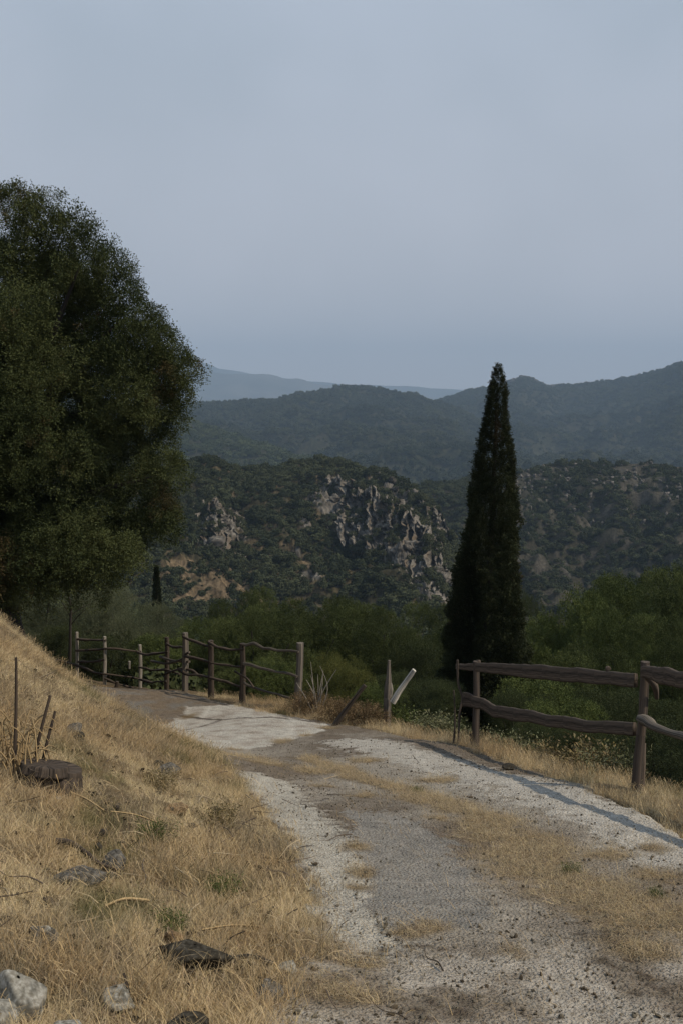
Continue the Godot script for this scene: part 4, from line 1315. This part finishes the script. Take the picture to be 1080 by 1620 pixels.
func make_loose_wood() -> void:
	var p := thing("broken_post", "lone grey split post standing in the gap between the fences", "post", at(612, 1150, 17.16))
	part("post", tube([Vector3(0, -0.3, 0), Vector3(0, 0.4, 0), Vector3(0.015, 0.8, 0), Vector3(0.03, 1.2, 0)], [0.07, 0.062, 0.055, 0.03], 9, 0.25, 51.0), M.wood_grey, p)
	part("splinter", tube([Vector3(0.05, 0.55, 0.02), Vector3(0.065, 0.68, 0.02), Vector3(0.06, 0.8, 0.01)], [0.03, 0.03, 0.01], 6, 0.3, 52.0), M.wood_pale, p)
	stick("fallen_pole", [[621, 1112, 17.0], [632, 1093, 16.98], [645, 1074, 16.95], [655, 1060, 16.9]], 0.05, 0.036, M.wood_bone, "bleached white pole leaning against the lone grey post", "pole", 53, 12, 0.45)
	stick("leaning_stake", [[526, 1152, 16.5], [541, 1132, 16.5], [560, 1106, 16.5], [577, 1084, 16.5]], 0.05, 0.042, M.wood_dark, "dark stake leaning to the right in the brown dry bush", "stake", 54)
	stick("thin_stake", [[716, 1180, 13.6], [719, 1140, 13.6], [717, 1092, 13.6]], 0.017, 0.012, M.wood_plank, "shorter of two thin stakes left of the plank fence", "stake", 55, 6)
	stick("thin_stake", [[724, 1180, 13.7], [726, 1130, 13.75], [730, 1105, 13.8], [724, 1080, 13.8], [723, 1044, 13.8]], 0.02, 0.014, M.wood_plank, "taller crooked thin stake touching the end of the upper plank", "stake", 56, 6)
	stick("fence_stump", [[183, 1092, 23.0], [185, 1086, 23.0], [186, 1078, 23.0]], 0.075, 0.055, M.wood_dark, "short dark stump under the lowest rail of the log fence", "stump", 57)
	stick("marker_stake", [[205, 1058, 25.5], [205, 1052, 25.5], [205, 1046, 25.5]], 0.035, 0.035, M.wood_pale, "short pale stake in the straw behind the log fence", "stake", 58)
	stick("thin_rod", [[83, 1088, 17.5], [78, 1070, 17.3], [70, 1050, 17.2], [64, 1032, 17.2]], 0.012, 0.01, M.wood_pale, "thin pale rod leaning on the edge of the grass bank", "rod", 59, 6, 0.1)
	# dead sapling below the oak
	var b := at(112, 1010, 25.2)
	var s := thing("dead_sapling", "bare dark sapling with forked twigs below the oak", "sapling", b)
	part("stem", tube([Vector3(-0.03, -0.6, 0), Vector3(0, 0.3, 0), Vector3(0.03, 0.8, 0), Vector3(-0.05, 1.4, 0.1)], [0.045, 0.035, 0.025, 0.008], 7, 0.2, 60.0), M.bark, s)
	for q in [[0.35, Vector3(0.45, 0.45, 0.1)], [0.55, Vector3(-0.3, 0.5, 0)], [0.75, Vector3(0.3, 0.4, 0.1)], [0.9, Vector3(-0.25, 0.3, 0.1)], [0.6, Vector3(0.55, 0.3, -0.1)]]:
		var from := Vector3(0.02, q[0], 0)
		part("twig", tube([from, from + q[1] * 0.5 + Vector3(0, 0.04, 0), from + q[1]], [0.015, 0.011, 0.004], 5, 0.2, q[0]), M.bark, s)
	# pale dead shoots beside the last log post, and brown dry bush under the leaning stake
	s = thing("dead_shrub", "pale leafless shrub right of the last log fence post", "shrub", at(500, 1130, 18.4))
	for q in 9:
		var dir := Vector3(rng.randfn() * 0.22, 1.0, rng.randfn() * 0.2) * rng.randf_range(0.5, 1.1)
		part("twig", tube([Vector3(rng.randfn() * 0.05, -0.15, 0), dir * 0.5 + Vector3(rng.randfn() * 0.05, 0, 0), dir], [0.013, 0.01, 0.004], 5, 0.25, q), M.wood_pale, s)
	for spot in [[540, 1112, 17.3, 0.42, "reddish brown dried bush round the leaning stake"], [492, 1118, 18.5, 0.45, "reddish brown dried bush at the foot of the last log fence post"], [575, 1122, 17.0, 0.4, "low brown dried bush left of the lone grey post"]]:
		var at_foot := at(spot[0], spot[1] + 20, spot[2])
		at_foot.y = level(at_foot.x, spot[2])
		s = thing("dried_bush", spot[4], "bush", at_foot)
		var places := []
		var tints := []
		for i in 190:
			var dir := Vector3(rng.randfn(), absf(rng.randfn()) + 0.3, rng.randfn()).normalized()
			places.append(Transform3D(turned(dir + Vector3(0, 0.5, 0), 0.55), dir * spot[3] * pow(rng.randf(), 0.5) * Vector3(1.1, 0.8, 0.8)))
			tints.append(mixc(Color(0.11, 0.075, 0.045), Color(0.24, 0.17, 0.10), rng.randf()))
		many("twigs", sprig_fine.duplicate(), M.straw, places, tints, s)
		part("stem", tube([Vector3(0, -0.1, 0), Vector3(0.02, 0.2, 0), Vector3(0.05, 0.4, 0)], [0.02, 0.015, 0.005], 5), M.bark, s)

func make_bank_things() -> void:
	# three charred stalks, the straw clump round them and the stump
	stick("dead_stalk", [[24, 1236, 7.1], [24, 1190, 7.1], [26, 1110, 7.12], [26, 1040, 7.12]], 0.017, 0.009, M.wood_dark, "tallest of three dark dead stalks, upright at the left edge", "stalk", 70, 7, 0.1)
	stick("dead_stalk", [[52, 1222, 7.25], [62, 1170, 7.25], [72, 1130, 7.27], [80, 1100, 7.3]], 0.014, 0.01, M.wood_dark, "middle one of three dark dead stalks, leaning right", "stalk", 71, 7, 0.1)
	stick("dead_stalk", [[68, 1206, 7.3], [76, 1170, 7.3], [88, 1125, 7.35]], 0.014, 0.01, M.wood_dark, "shortest and rightmost of three dark dead stalks, leaning right", "stalk", 72, 7, 0.1)
	var c := thing("straw_clump", "tall clump of bent pale dead stems round the stump at the left edge", "clump", Vector3(-2.42, level(-2.42, 7.15), -7.15))
	for q in 46:
		var a := rng.randf() * TAU
		var out := Vector3(cos(a), 0, sin(a))
		var root := Vector3(rng.randfn() * 0.12, -0.03, rng.randfn() * 0.1)
		var h := rng.randf_range(0.2, 0.5)
		part("stem", tube([root, root + Vector3(0, h * 0.7, 0) + out * 0.05, root + Vector3(0, h, 0) + out * 0.16, root + Vector3(0, h * rng.randf_range(0.6, 1.0), 0) + out * 0.28], [0.007, 0.006, 0.005, 0.002], 4, 0.1, q, 1.0, 3), M.stalk, c)
	var st := thing("tree_stump", "dark weathered tree stump in the grass at the left edge", "stump", Vector3(-2.17, level(-2.17, 7.05), -7.05))
	part("bark", tube([Vector3(0.0, -0.12, 0), Vector3(0.0, 0.06, 0), Vector3(0.02, 0.15, -0.01)], [0.225, 0.2, 0.185], 30, 0.45, 73.0), M.wood_dark, st)
	part("cut_face", tube([Vector3(0.015, 0.10, 0), Vector3(0.022, 0.165, -0.012)], [0.16, 0.14], 30, 0.45, 74.0), M.wood_dark, st)
	# stones: [px, row of the foot, size, material, seed, label]
	var stones := [
		[-1.19, 3.50, Vector3(0.19, 0.18, 0.16), "stone_pale", 81, "large pale pitted stone in the bottom left corner"],
		[-1.25, 3.36, Vector3(0.15, 0.1, 0.14), "stone_pale", 82, "low pale stone in front of the large pitted one"],
		[-0.66, 4.30, Vector3(0.27, 0.12, 0.16), "stone_dark", 83, "dark brown flat stone in the dry grass near the track"],
		[-0.81, 4.58, Vector3(0.09, 0.08, 0.07), "stone_tan", 84, "small tan stone behind the dark flat stone"],
		[-1.43, 5.22, Vector3(0.22, 0.09, 0.16), "stone_grey", 85, "flat grey stone below the fallen branch"],
		[-1.32, 5.62, Vector3(0.16, 0.14, 0.12), "stone_grey", 86, "rounded grey stone against the fallen branch"],
		[-1.31, 4.22, Vector3(0.14, 0.10, 0.12), "stone_grey", 87, "grey stone with a white chip in the lower left grass"],
		[-0.90, 3.80, Vector3(0.16, 0.09, 0.12), "stone_pale", 88, "pale stone sunk behind the dark peg"],
		[-0.60, 3.58, Vector3(0.16, 0.08, 0.1), "stone_dark", 89, "half buried dark stone at the lower edge"],
		[-0.98, 3.32, Vector3(0.14, 0.09, 0.1), "stone_pale", 90, "small pale stone at the bottom edge"],
		[-1.62, 9.1, Vector3(0.2, 0.1, 0.14), "stone_grey", 91, "grey stone in the grass beside the bend of the track"],
		[-1.75, 9.3, Vector3(0.09, 0.09, 0.07), "stone_dark", 92, "small dark stone beside the grey one near the bend"],
		[-2.52, 9.2, Vector3(0.18, 0.1, 0.12), "stone_grey", 93, "grey stone halfway up the grass bank"],
		[-2.43, 9.0, Vector3(0.1, 0.09, 0.08), "stone_dark", 94, "dark stone just below the grey one on the bank"],
		[-1.25, 7.35, Vector3(0.2, 0.09, 0.14), "stone_tan", 95, "yellowish flat stone in the middle of the grass"],
		[-0.25, 4.45, Vector3(0.1, 0.05, 0.08), "stone_pale", 96, "small pale stone where the grass meets the track"],
		[-0.32, 4.12, Vector3(0.13, 0.06, 0.1), "stone_grey", 97, "grey stone half covered by straw at the track side"],
		[1.93, 11.2, Vector3(0.15, 0.07, 0.1), "stone_dark", 98, "lone dark stone on the track below the plank fence"],
		[-1.98, 6.75, Vector3(0.05, 0.04, 0.04), "stone_pale", 99, "tiny white stone in the grass below the stump"],
		[-1.3, 4.2, Vector3(0.035, 0.035, 0.03), "stone_pale", 100, "white chip on top of the grey stone"],
	]
	for s in stones:
		var size: Vector3 = s[2]
		clear.append(Vector3(s[0], s[1], size.x * 0.47))
		var y := level(s[0], s[1]) + rough(s[0], s[1]) + size.y * 0.34
		if s[4] == 100:
			y += 0.06
		var o := single("rock", stone(size * 1.45, s[4], 15, 44, 30, 0.009), M[s[3]], s[5], "rock", Vector3(s[0], y, -s[1]), "", s[4] * 1.7)
	# fallen branches and pegs
	lying("fallen_branch", [Vector2(-1.72, 5.8), Vector2(-1.62, 5.78), Vector2(-1.48, 5.68), Vector2(-1.38, 5.52), Vector2(-1.26, 5.55)], 0.02, 0.011, M.wood_dark, "dark crooked fallen branch in the grass above the flat grey stone", "branch", 101)
	lying("dry_stem", [Vector2(-1.98, 6.98), Vector2(-1.8, 6.85), Vector2(-1.66, 6.75)], 0.009, 0.007, M.stalk, "pale dry stem lying below the stump", "stem", 102)
	lying("dry_stem", [Vector2(-1.62, 6.78), Vector2(-1.45, 6.8), Vector2(-1.27, 6.8)], 0.007, 0.006, M.stalk, "pale straight stem lying right of the other one", "stem", 103)
	lying("dry_stem", [Vector2(-1.2, 4.86), Vector2(-1.13, 4.98), Vector2(-1.03, 5.1)], 0.008, 0.012, M.stalk, "short pale cane lying in the middle of the foreground grass", "stem", 104)
	lying("dry_stem", [Vector2(-0.7, 4.78), Vector2(-0.56, 4.88), Vector2(-0.42, 5.0)], 0.006, 0.007, M.stalk, "thin pale cane lying near the track", "stem", 105)
	stick("dark_peg", [[204, 1584, 3.82], [203, 1565, 3.82], [196, 1540, 3.83]], 0.008, 0.006, M.wood_dark, "short dark peg standing in the grass at the lower edge", "peg", 106)
	lying("red_twig", [Vector2(-0.5, 4.42), Vector2(-0.42, 4.44), Vector2(-0.32, 4.44)], 0.012, 0.008, M.bark, "short reddish dark twig right of the dark flat stone", "twig", 107)
	# charred scraps of cones or bark in the grass
	var scrap := [[-1.55, 6.25, "dark scrap of bark left of the pale stems"], [-1.62, 6.95, "dark scrap of bark above the pale stems"], [-1.28, 7.3, "dark scrap beside the yellowish stone"], [-1.08, 6.95, "dark cone right of the pale straight stem"], [-1.0, 7.75, "reddish dark scrap near the track side grass"], [-0.98, 7.2, "upright dark cone in the straw"], [-1.5, 5.95, "dark scrap above the fallen branch"], [-1.46, 4.75, "dark scrap left of the rounded stones"]]
	for i in scrap.size():
		var e: Array = scrap[i]
		single("bark_scrap", stone(Vector3(0.075, 0.06, 0.05), 120 + i, 9, 20, 12, 0.12), M.bark, e[2], "bark", Vector3(e[0], level(e[0], e[1]) + 0.04, -e[1]), "dark scraps in the dry grass", i * 1.3)

# ------------------------------------------------------------------ dry grass, herbs, litter
func make_grass() -> void:
	var kinds := [blades(16, 0.13, 0.0032, 1.35, 0.05, 201), blades(14, 0.17, 0.0032, 1.4, 0.05, 202), blades(12, 0.26, 0.0032, 0.6, 0.05, 203, 0.3), blades(20, 0.10, 0.0034, 1.55, 0.07, 204)]
	var put := [[], [], [], []]
	var tint := [[], [], [], []]
	var straw := Color(0.69, 0.565, 0.37)
	var red := Color(0.45, 0.32, 0.185)
	var dull := Color(0.29, 0.24, 0.17)
	var olive := Color(0.15, 0.145, 0.065)
	for i in 170000:
		var d := 2.2 + 19.0 * pow(rng.randf(), 1.25)
		var left := i % 100 < 66
		var x: float
		if left:
			x = -rng.randf() * (1.6 + 0.42 * d) + 0.1
		else:
			x = 3.2 - maxf(0.0, d - 12.5) * 0.42 + rng.randf_range(-1.4, 2.2)
		var p := Vector2(x, d)
		var n := fine.get_noise_2d(x * 45.0, d * 45.0)
		var n2 := fine.get_noise_2d(x * 150.0 + 77.0, d * 150.0)
		var edge := p + 0.25 * Vector2(n2, n)
		if on_road(edge):
			continue
		var covered := false
		if d < 9.5 and left:
			for q in clear:
				if absf(q.x - x) < q.z and absf(q.y - 0.05 - d) < q.z * 0.8 and Vector2(q.x - x, q.y - 0.05 - d).length() < q.z * rng.randf_range(0.7, 1.0):
					covered = true
		if covered:
			continue
		var bald := fine.get_noise_2d(x * 230.0 + 12.0, d * 230.0)
		if minf(n2, bald) < -0.2 and rng.randf() < 0.75:
			continue
		var k: int = [0, 1, 3, 1, 1, 3, 3, 1][rng.randi() % 8]
		if not left and rng.randf() < 0.4:
			k = 2 if rng.randf() < 0.7 else 0
		var s := rng.randf_range(0.5, 1.05) * (1.0 + 0.6 * n)
		if left and rng.randf() < 0.04 + 0.012 * d:
			k = 2
			s *= 0.7
		if not left:
			s *= 0.85
		var y := level(x, d) + rough(x, d)
		var normal := Vector3(level(x - 0.1, d) - level(x + 0.1, d), 0.2, level(x, d + 0.1) - level(x, d - 0.1)).normalized()
		put[k].append(Transform3D(turned_about(normal, rng.randf() * TAU, s), Vector3(x, y - 0.01, -d)))
		var c := mixc(straw, red, 0.35 + 1.4 * n + rng.randf_range(-0.35, 0.35))
		c = mixc(c, dull, rng.randf_range(-0.5, 0.9) - 1.4 * n2 - 1.2 * fine.get_noise_2d(x * 90.0 + 55.0, d * 90.0))
		c = mixc(c, olive, 3.0 * fine.get_noise_2d(x * 70.0 + 900.0, d * 70.0) - 0.75)
		tint[k].append(c * rng.randf_range(0.65, 1.3))
	# old straw on the track
	var tries := 0
	while tries < 60000:
		tries += 1
		var p := Vector2(rng.randf_range(-3.2, 2.9), rng.randf_range(3.0, 16.5))
		if not on_road(p):
			continue
		var w := straw_on_road(p)
		if rng.randf() > w * w:
			continue
		var k: int = [1, 3, 3, 0][rng.randi() % 4]
		put[k].append(Transform3D(turned_about(Vector3(0, 1, 0.2).normalized(), rng.randf() * TAU, rng.randf_range(0.35, 0.7)), Vector3(p.x, level(p.x, p.y) + 0.012, -p.y)))
		tint[k].append(mixc(mixc(straw, red, rng.randf() * 0.9), dull, rng.randf()) * rng.randf_range(0.7, 1.1))
	for k in 4:
		many("dry_grass", kinds[k], M.straw, put[k], tint[k], null, ["bent straw coloured grass on the bank and verges", "flattened dry grass on the bank and verges", "taller dry grass with seed heads along the verges", "short matted straw on the bank and the track"][k], "grass")

func turned_about(up: Vector3, angle: float, s: float) -> Basis:
	var x := up.cross(Vector3(0, 0, 1)).normalized()
	return (Basis(x, up, x.cross(up)) * Basis(Vector3.UP, angle)).scaled(Vector3.ONE * s)

func make_herbs() -> void:
	# greyish flowering weeds and green tufts along the plank fence and in the grass
	var weed := leafy(60, 0.42, 0.05, 0.22, 0.35, 400, 0.0)
	var list := [
		[800, 1160, 13.3, 0.9, 0, "pale green weed under the left part of the lower plank"], [836, 1165, 12.6, 0.9, 0, "pale green weed under the middle of the lower plank"], [872, 1180, 11.8, 0.8, 1, "straw coloured weed clump under the lower plank"],
		[930, 1205, 10.6, 1.1, 1, "dull olive weed clump left of the tallest plank fence post"], [968, 1215, 10.1, 1.0, 0, "pale weed beside the tallest plank fence post"], [745, 1150, 14.1, 0.8, 0, "pale weed at the foot of the far plank fence post"],
		[700, 1130, 15.3, 1.0, 0, "pale flowering weed left of the thin stakes"], [680, 1120, 15.8, 0.9, 0, "pale flowering weed between the pole and the thin stakes"], [640, 1135, 16.6, 0.9, 2, "green weed below the bleached pole"], [586, 1140, 17.2, 0.8, 2, "green weed left of the lone grey post"],
		[350, 1420, 5.0, 0.28, 2, "small green herb in the grass near the track"], [240, 1330, 6.3, 0.3, 2, "dull green herb in the middle of the grass"], [275, 1475, 4.7, 0.25, 2, "small green herb behind the dark flat stone"], [660, 1255, 9.6, 0.16, 2, "green herb in the straw strip on the track"], [905, 1385, 6.2, 0.18, 2, "green herb in the lower end of the straw strip"], [350, 1310, 7.2, 0.45, 1, "grey brown weed at the edge of the track"], [250, 1250, 8.4, 0.4, 1, "grey brown weed beside the stone near the bend"], [1035, 1420, 5.9, 0.14, 2, "tiny dark green herb on the gravel at the right"],
	]
	for w in list:
		var r := ray(w[0], w[1])
		var d: float = w[2]
		# where the line of sight meets the ground
		for i in 14:
			var y := level(r.x * d, d)
			d += (r.y * d - y) / maxf(0.05, -r.y) * 0.6
			d = clampf(d, w[2] - 1.5, w[2] + 1.5)
		var foot := Vector3(r.x * d, level(r.x * d, d), -d)
		var o := thing("weed", w[5], "weed", foot, "weeds along the verges")
		var places := []
		var tints := []
		var lo: Color = [Color(0.12, 0.13, 0.07), Color(0.17, 0.14, 0.08), Color(0.06, 0.08, 0.025)][w[4]]
		var hi: Color = [Color(0.18, 0.178, 0.105), Color(0.27, 0.21, 0.11), Color(0.11, 0.13, 0.045)][w[4]]
		for i in 26:
			var dir := Vector3(rng.randfn() * 0.35, 1.0, rng.randfn() * 0.35)
			places.append(Transform3D(turned(dir, w[3] * rng.randf_range(0.6, 1.2)), Vector3(rng.randfn() * 0.16 * w[3], 0, rng.randfn() * 0.14 * w[3])))
			tints.append(mixc(lo, hi, rng.randf()))
		many("leaves", weed.duplicate(), M.straw, places, tints, o)

func make_litter() -> void:
	# pebbles, clods and dung crumbs lying on the track
	var shapes := [stone(Vector3(1, 0.7, 0.9), 501, 9, 10, 7, 0.08), stone(Vector3(1, 0.55, 0.7), 502, 9, 10, 7, 0.1)]
	var put := [[], []]
	var tint := [[], []]
	var n := 0
	while n < 26000:
		var d := 2.6 + 12.0 * pow(rng.randf(), 1.9)
		var p := Vector2(rng.randf_range(-1.2, 3.2), d)
		n += 1
		if not on_road(p):
			continue
		var slab := near_line(p, TRACK_R, 0.5) + near_line(p, TRACK_L, 0.3)
		if rng.randf() < slab * 0.8 or (Geometry2D.is_point_in_polygon(p, PackedVector2Array(GREY)) and rng.randf() < 0.85):
			continue
		var dark := fine.get_noise_2d(p.x * 130.0, p.y * 130.0) + rng.randf_range(-0.25, 0.25)
		var s := 0.003 + 0.010 * pow(rng.randf(), 5.0) + 0.012 * pow(rng.randf(), 18.0) + (0.002 * rng.randf() if dark > 0.2 else 0.0)
		var y := level(p.x, p.y) + 0.35 * rough(p.x, p.y) + 0.012
		put[n % 2].append(Transform3D(Basis.from_euler(Vector3(rng.randfn(), rng.randf() * TAU, rng.randfn())).scaled(Vector3.ONE * s * 2.0), Vector3(p.x, y + s * 0.2, -p.y)))
		tint[n % 2].append(Color(0.7, 0.62, 0.53) * rng.randf_range(0.45, 1.2) if dark > 0.2 else Color(0.85, 0.82, 0.76) * rng.randf_range(0.6, 1.4))
	for k in 2:
		many("gravel", shapes[k], M.clod, put[k], tint[k], null, ["rounded pebbles and clods strewn over the track", "flat chips and crumbs strewn over the track"][k], "gravel")
	var crumbs := []
	var crumb_tints := []
	for i in 520:
		var d := 3.0 + 9.0 * pow(rng.randf(), 1.3)
		var x := -rng.randf() * 0.4 * d
		if on_road(Vector2(x, d)):
			continue
		var s := rng.randf_range(0.012, 0.05)
		crumbs.append(Transform3D(Basis.from_euler(Vector3(rng.randfn() * 0.6, rng.randf() * TAU, rng.randfn() * 0.6)).scaled(Vector3(s * 1.6, s, s)), Vector3(x, level(x, d) + rough(x, d) + 0.02, -d)))
		crumb_tints.append(Color(0.2, 0.16, 0.12) * rng.randf_range(0.4, 1.6))
	var rod := tube([Vector3(-0.5, 0, 0), Vector3(-0.15, 0.03, 0.04), Vector3(0.2, -0.01, -0.03), Vector3(0.5, 0.04, 0.02)], [0.018, 0.015, 0.013, 0.006], 5, 0.3, 9.0)
	var sticks := []
	var stick_tints := []
	for i in 170:
		var d := 4.0 + 9.0 * pow(rng.randf(), 1.1)
		var x := -rng.randf() * 0.4 * d + (1.2 if i % 6 == 0 else 0.0)
		var s := rng.randf_range(0.08, 0.3)
		sticks.append(Transform3D(Basis.from_euler(Vector3(0, rng.randf() * TAU, rng.randfn() * 0.2)).scaled(Vector3.ONE * s), Vector3(x, level(x, d) + (0.02 if on_road(Vector2(x, d)) else 0.06), -d)))
		stick_tints.append(Color(0.09, 0.07, 0.055) * rng.randf_range(0.5, 1.5) if rng.randf() < 0.6 else Color(0.42, 0.34, 0.23) * rng.randf_range(0.6, 1.1))
	many("twig_litter", rod, M.wood_far, sticks, stick_tints, null, "small dark and pale twigs scattered through the dry grass", "litter")
	many("bark_litter", shapes[1].duplicate(), M.clod, crumbs, crumb_tints, null, "dark crumbs of bark and cones in the dry grass", "litter")
	# loose straws blown over everything near
	var bit := blades(3, 0.14, 0.0032, 1.62, 0.05, 503)
	var places := []
	var tints := []
	for i in 6000:
		var d := 2.8 + 9.0 * pow(rng.randf(), 1.5)
		var x := rng.randf_range(-2.6, 2.9)
		var on := on_road(Vector2(x, d))
		if on and rng.randf() < 0.75:
			continue
		places.append(Transform3D(turned_about(Vector3(0, 1, 0.2).normalized(), rng.randf() * TAU, rng.randf_range(0.4, 1.2)), Vector3(x, level(x, d) + (0.02 if on else 0.07), -d)))
		tints.append(Color(0.55, 0.43, 0.26) * rng.randf_range(0.5, 1.25))
	# trodden chaff on the near track
	for i in 16000:
		var p := Vector2(rng.randf_range(-0.6, 3.0), 3.0 + 4.5 * pow(rng.randf(), 1.4))
		if not on_road(p) or fine.get_noise_2d(p.x * 110.0 + 300.0, p.y * 110.0) + rng.randf_range(-0.3, 0.3) < 0.0:
			continue
		places.append(Transform3D(turned_about(Vector3(rng.randfn() * 0.2, 1, 0.2).normalized(), rng.randf() * TAU, rng.randf_range(0.12, 0.4)), Vector3(p.x, level(p.x, p.y) + 0.018, -p.y)))
		tints.append(mixc(Color(0.16, 0.12, 0.08), Color(0.48, 0.41, 0.3), rng.randf()))
	for i in 500:
		var d := 3.2 + 8.0 * rng.randf()
		var x := -rng.randf() * 0.36 * d
		if on_road(Vector2(x, d)):
			continue
		places.append(Transform3D(turned_about(Vector3(rng.randfn() * 0.3, 1, 0.2).normalized(), rng.randf() * TAU, rng.randf_range(0.8, 1.7)), Vector3(x, level(x, d) + 0.06, -d)))
		tints.append(Color(0.6, 0.48, 0.31) * rng.randf_range(0.5, 1.1))
	many("loose_straw", bit, M.straw, places, tints, null, "loose bleached straws lying on the grass and track", "straw")

func _ready() -> void:
	rng.seed = 7
	fine.seed = 3
	fine.frequency = 0.01
	fine.fractal_octaves = 4
	fine.fractal_gain = 0.55
	cells.seed = 5
	cells.noise_type = FastNoiseLite.TYPE_CELLULAR
	cells.frequency = 0.01
	cells.fractal_type = FastNoiseLite.FRACTAL_NONE
	cells.cellular_return_type = FastNoiseLite.RETURN_CELL_VALUE
	make_light()
	make_materials()
	solve_ground()
	make_ground()
	make_road()
	make_hills()
	sprig_oak = leafy(46, 0.26, 0.045, 0.27, 0.55, 601)
	sprig_bush = leafy(26, 0.24, 0.07, 0.27, 0.5, 602)
	sprig_fine = leafy(30, 0.26, 0.06, 0.15, 0.4, 603)
	sprig_cypress = leafy(22, 0.2, 0.055, 0.2, 0.22, 604, -0.8, false)
	make_oak()
	make_cypress()
	make_bushes()
	make_log_fence()
	make_plank_fence()
	make_loose_wood()
	make_bank_things()
	make_herbs()
	make_grass()
	make_litter()
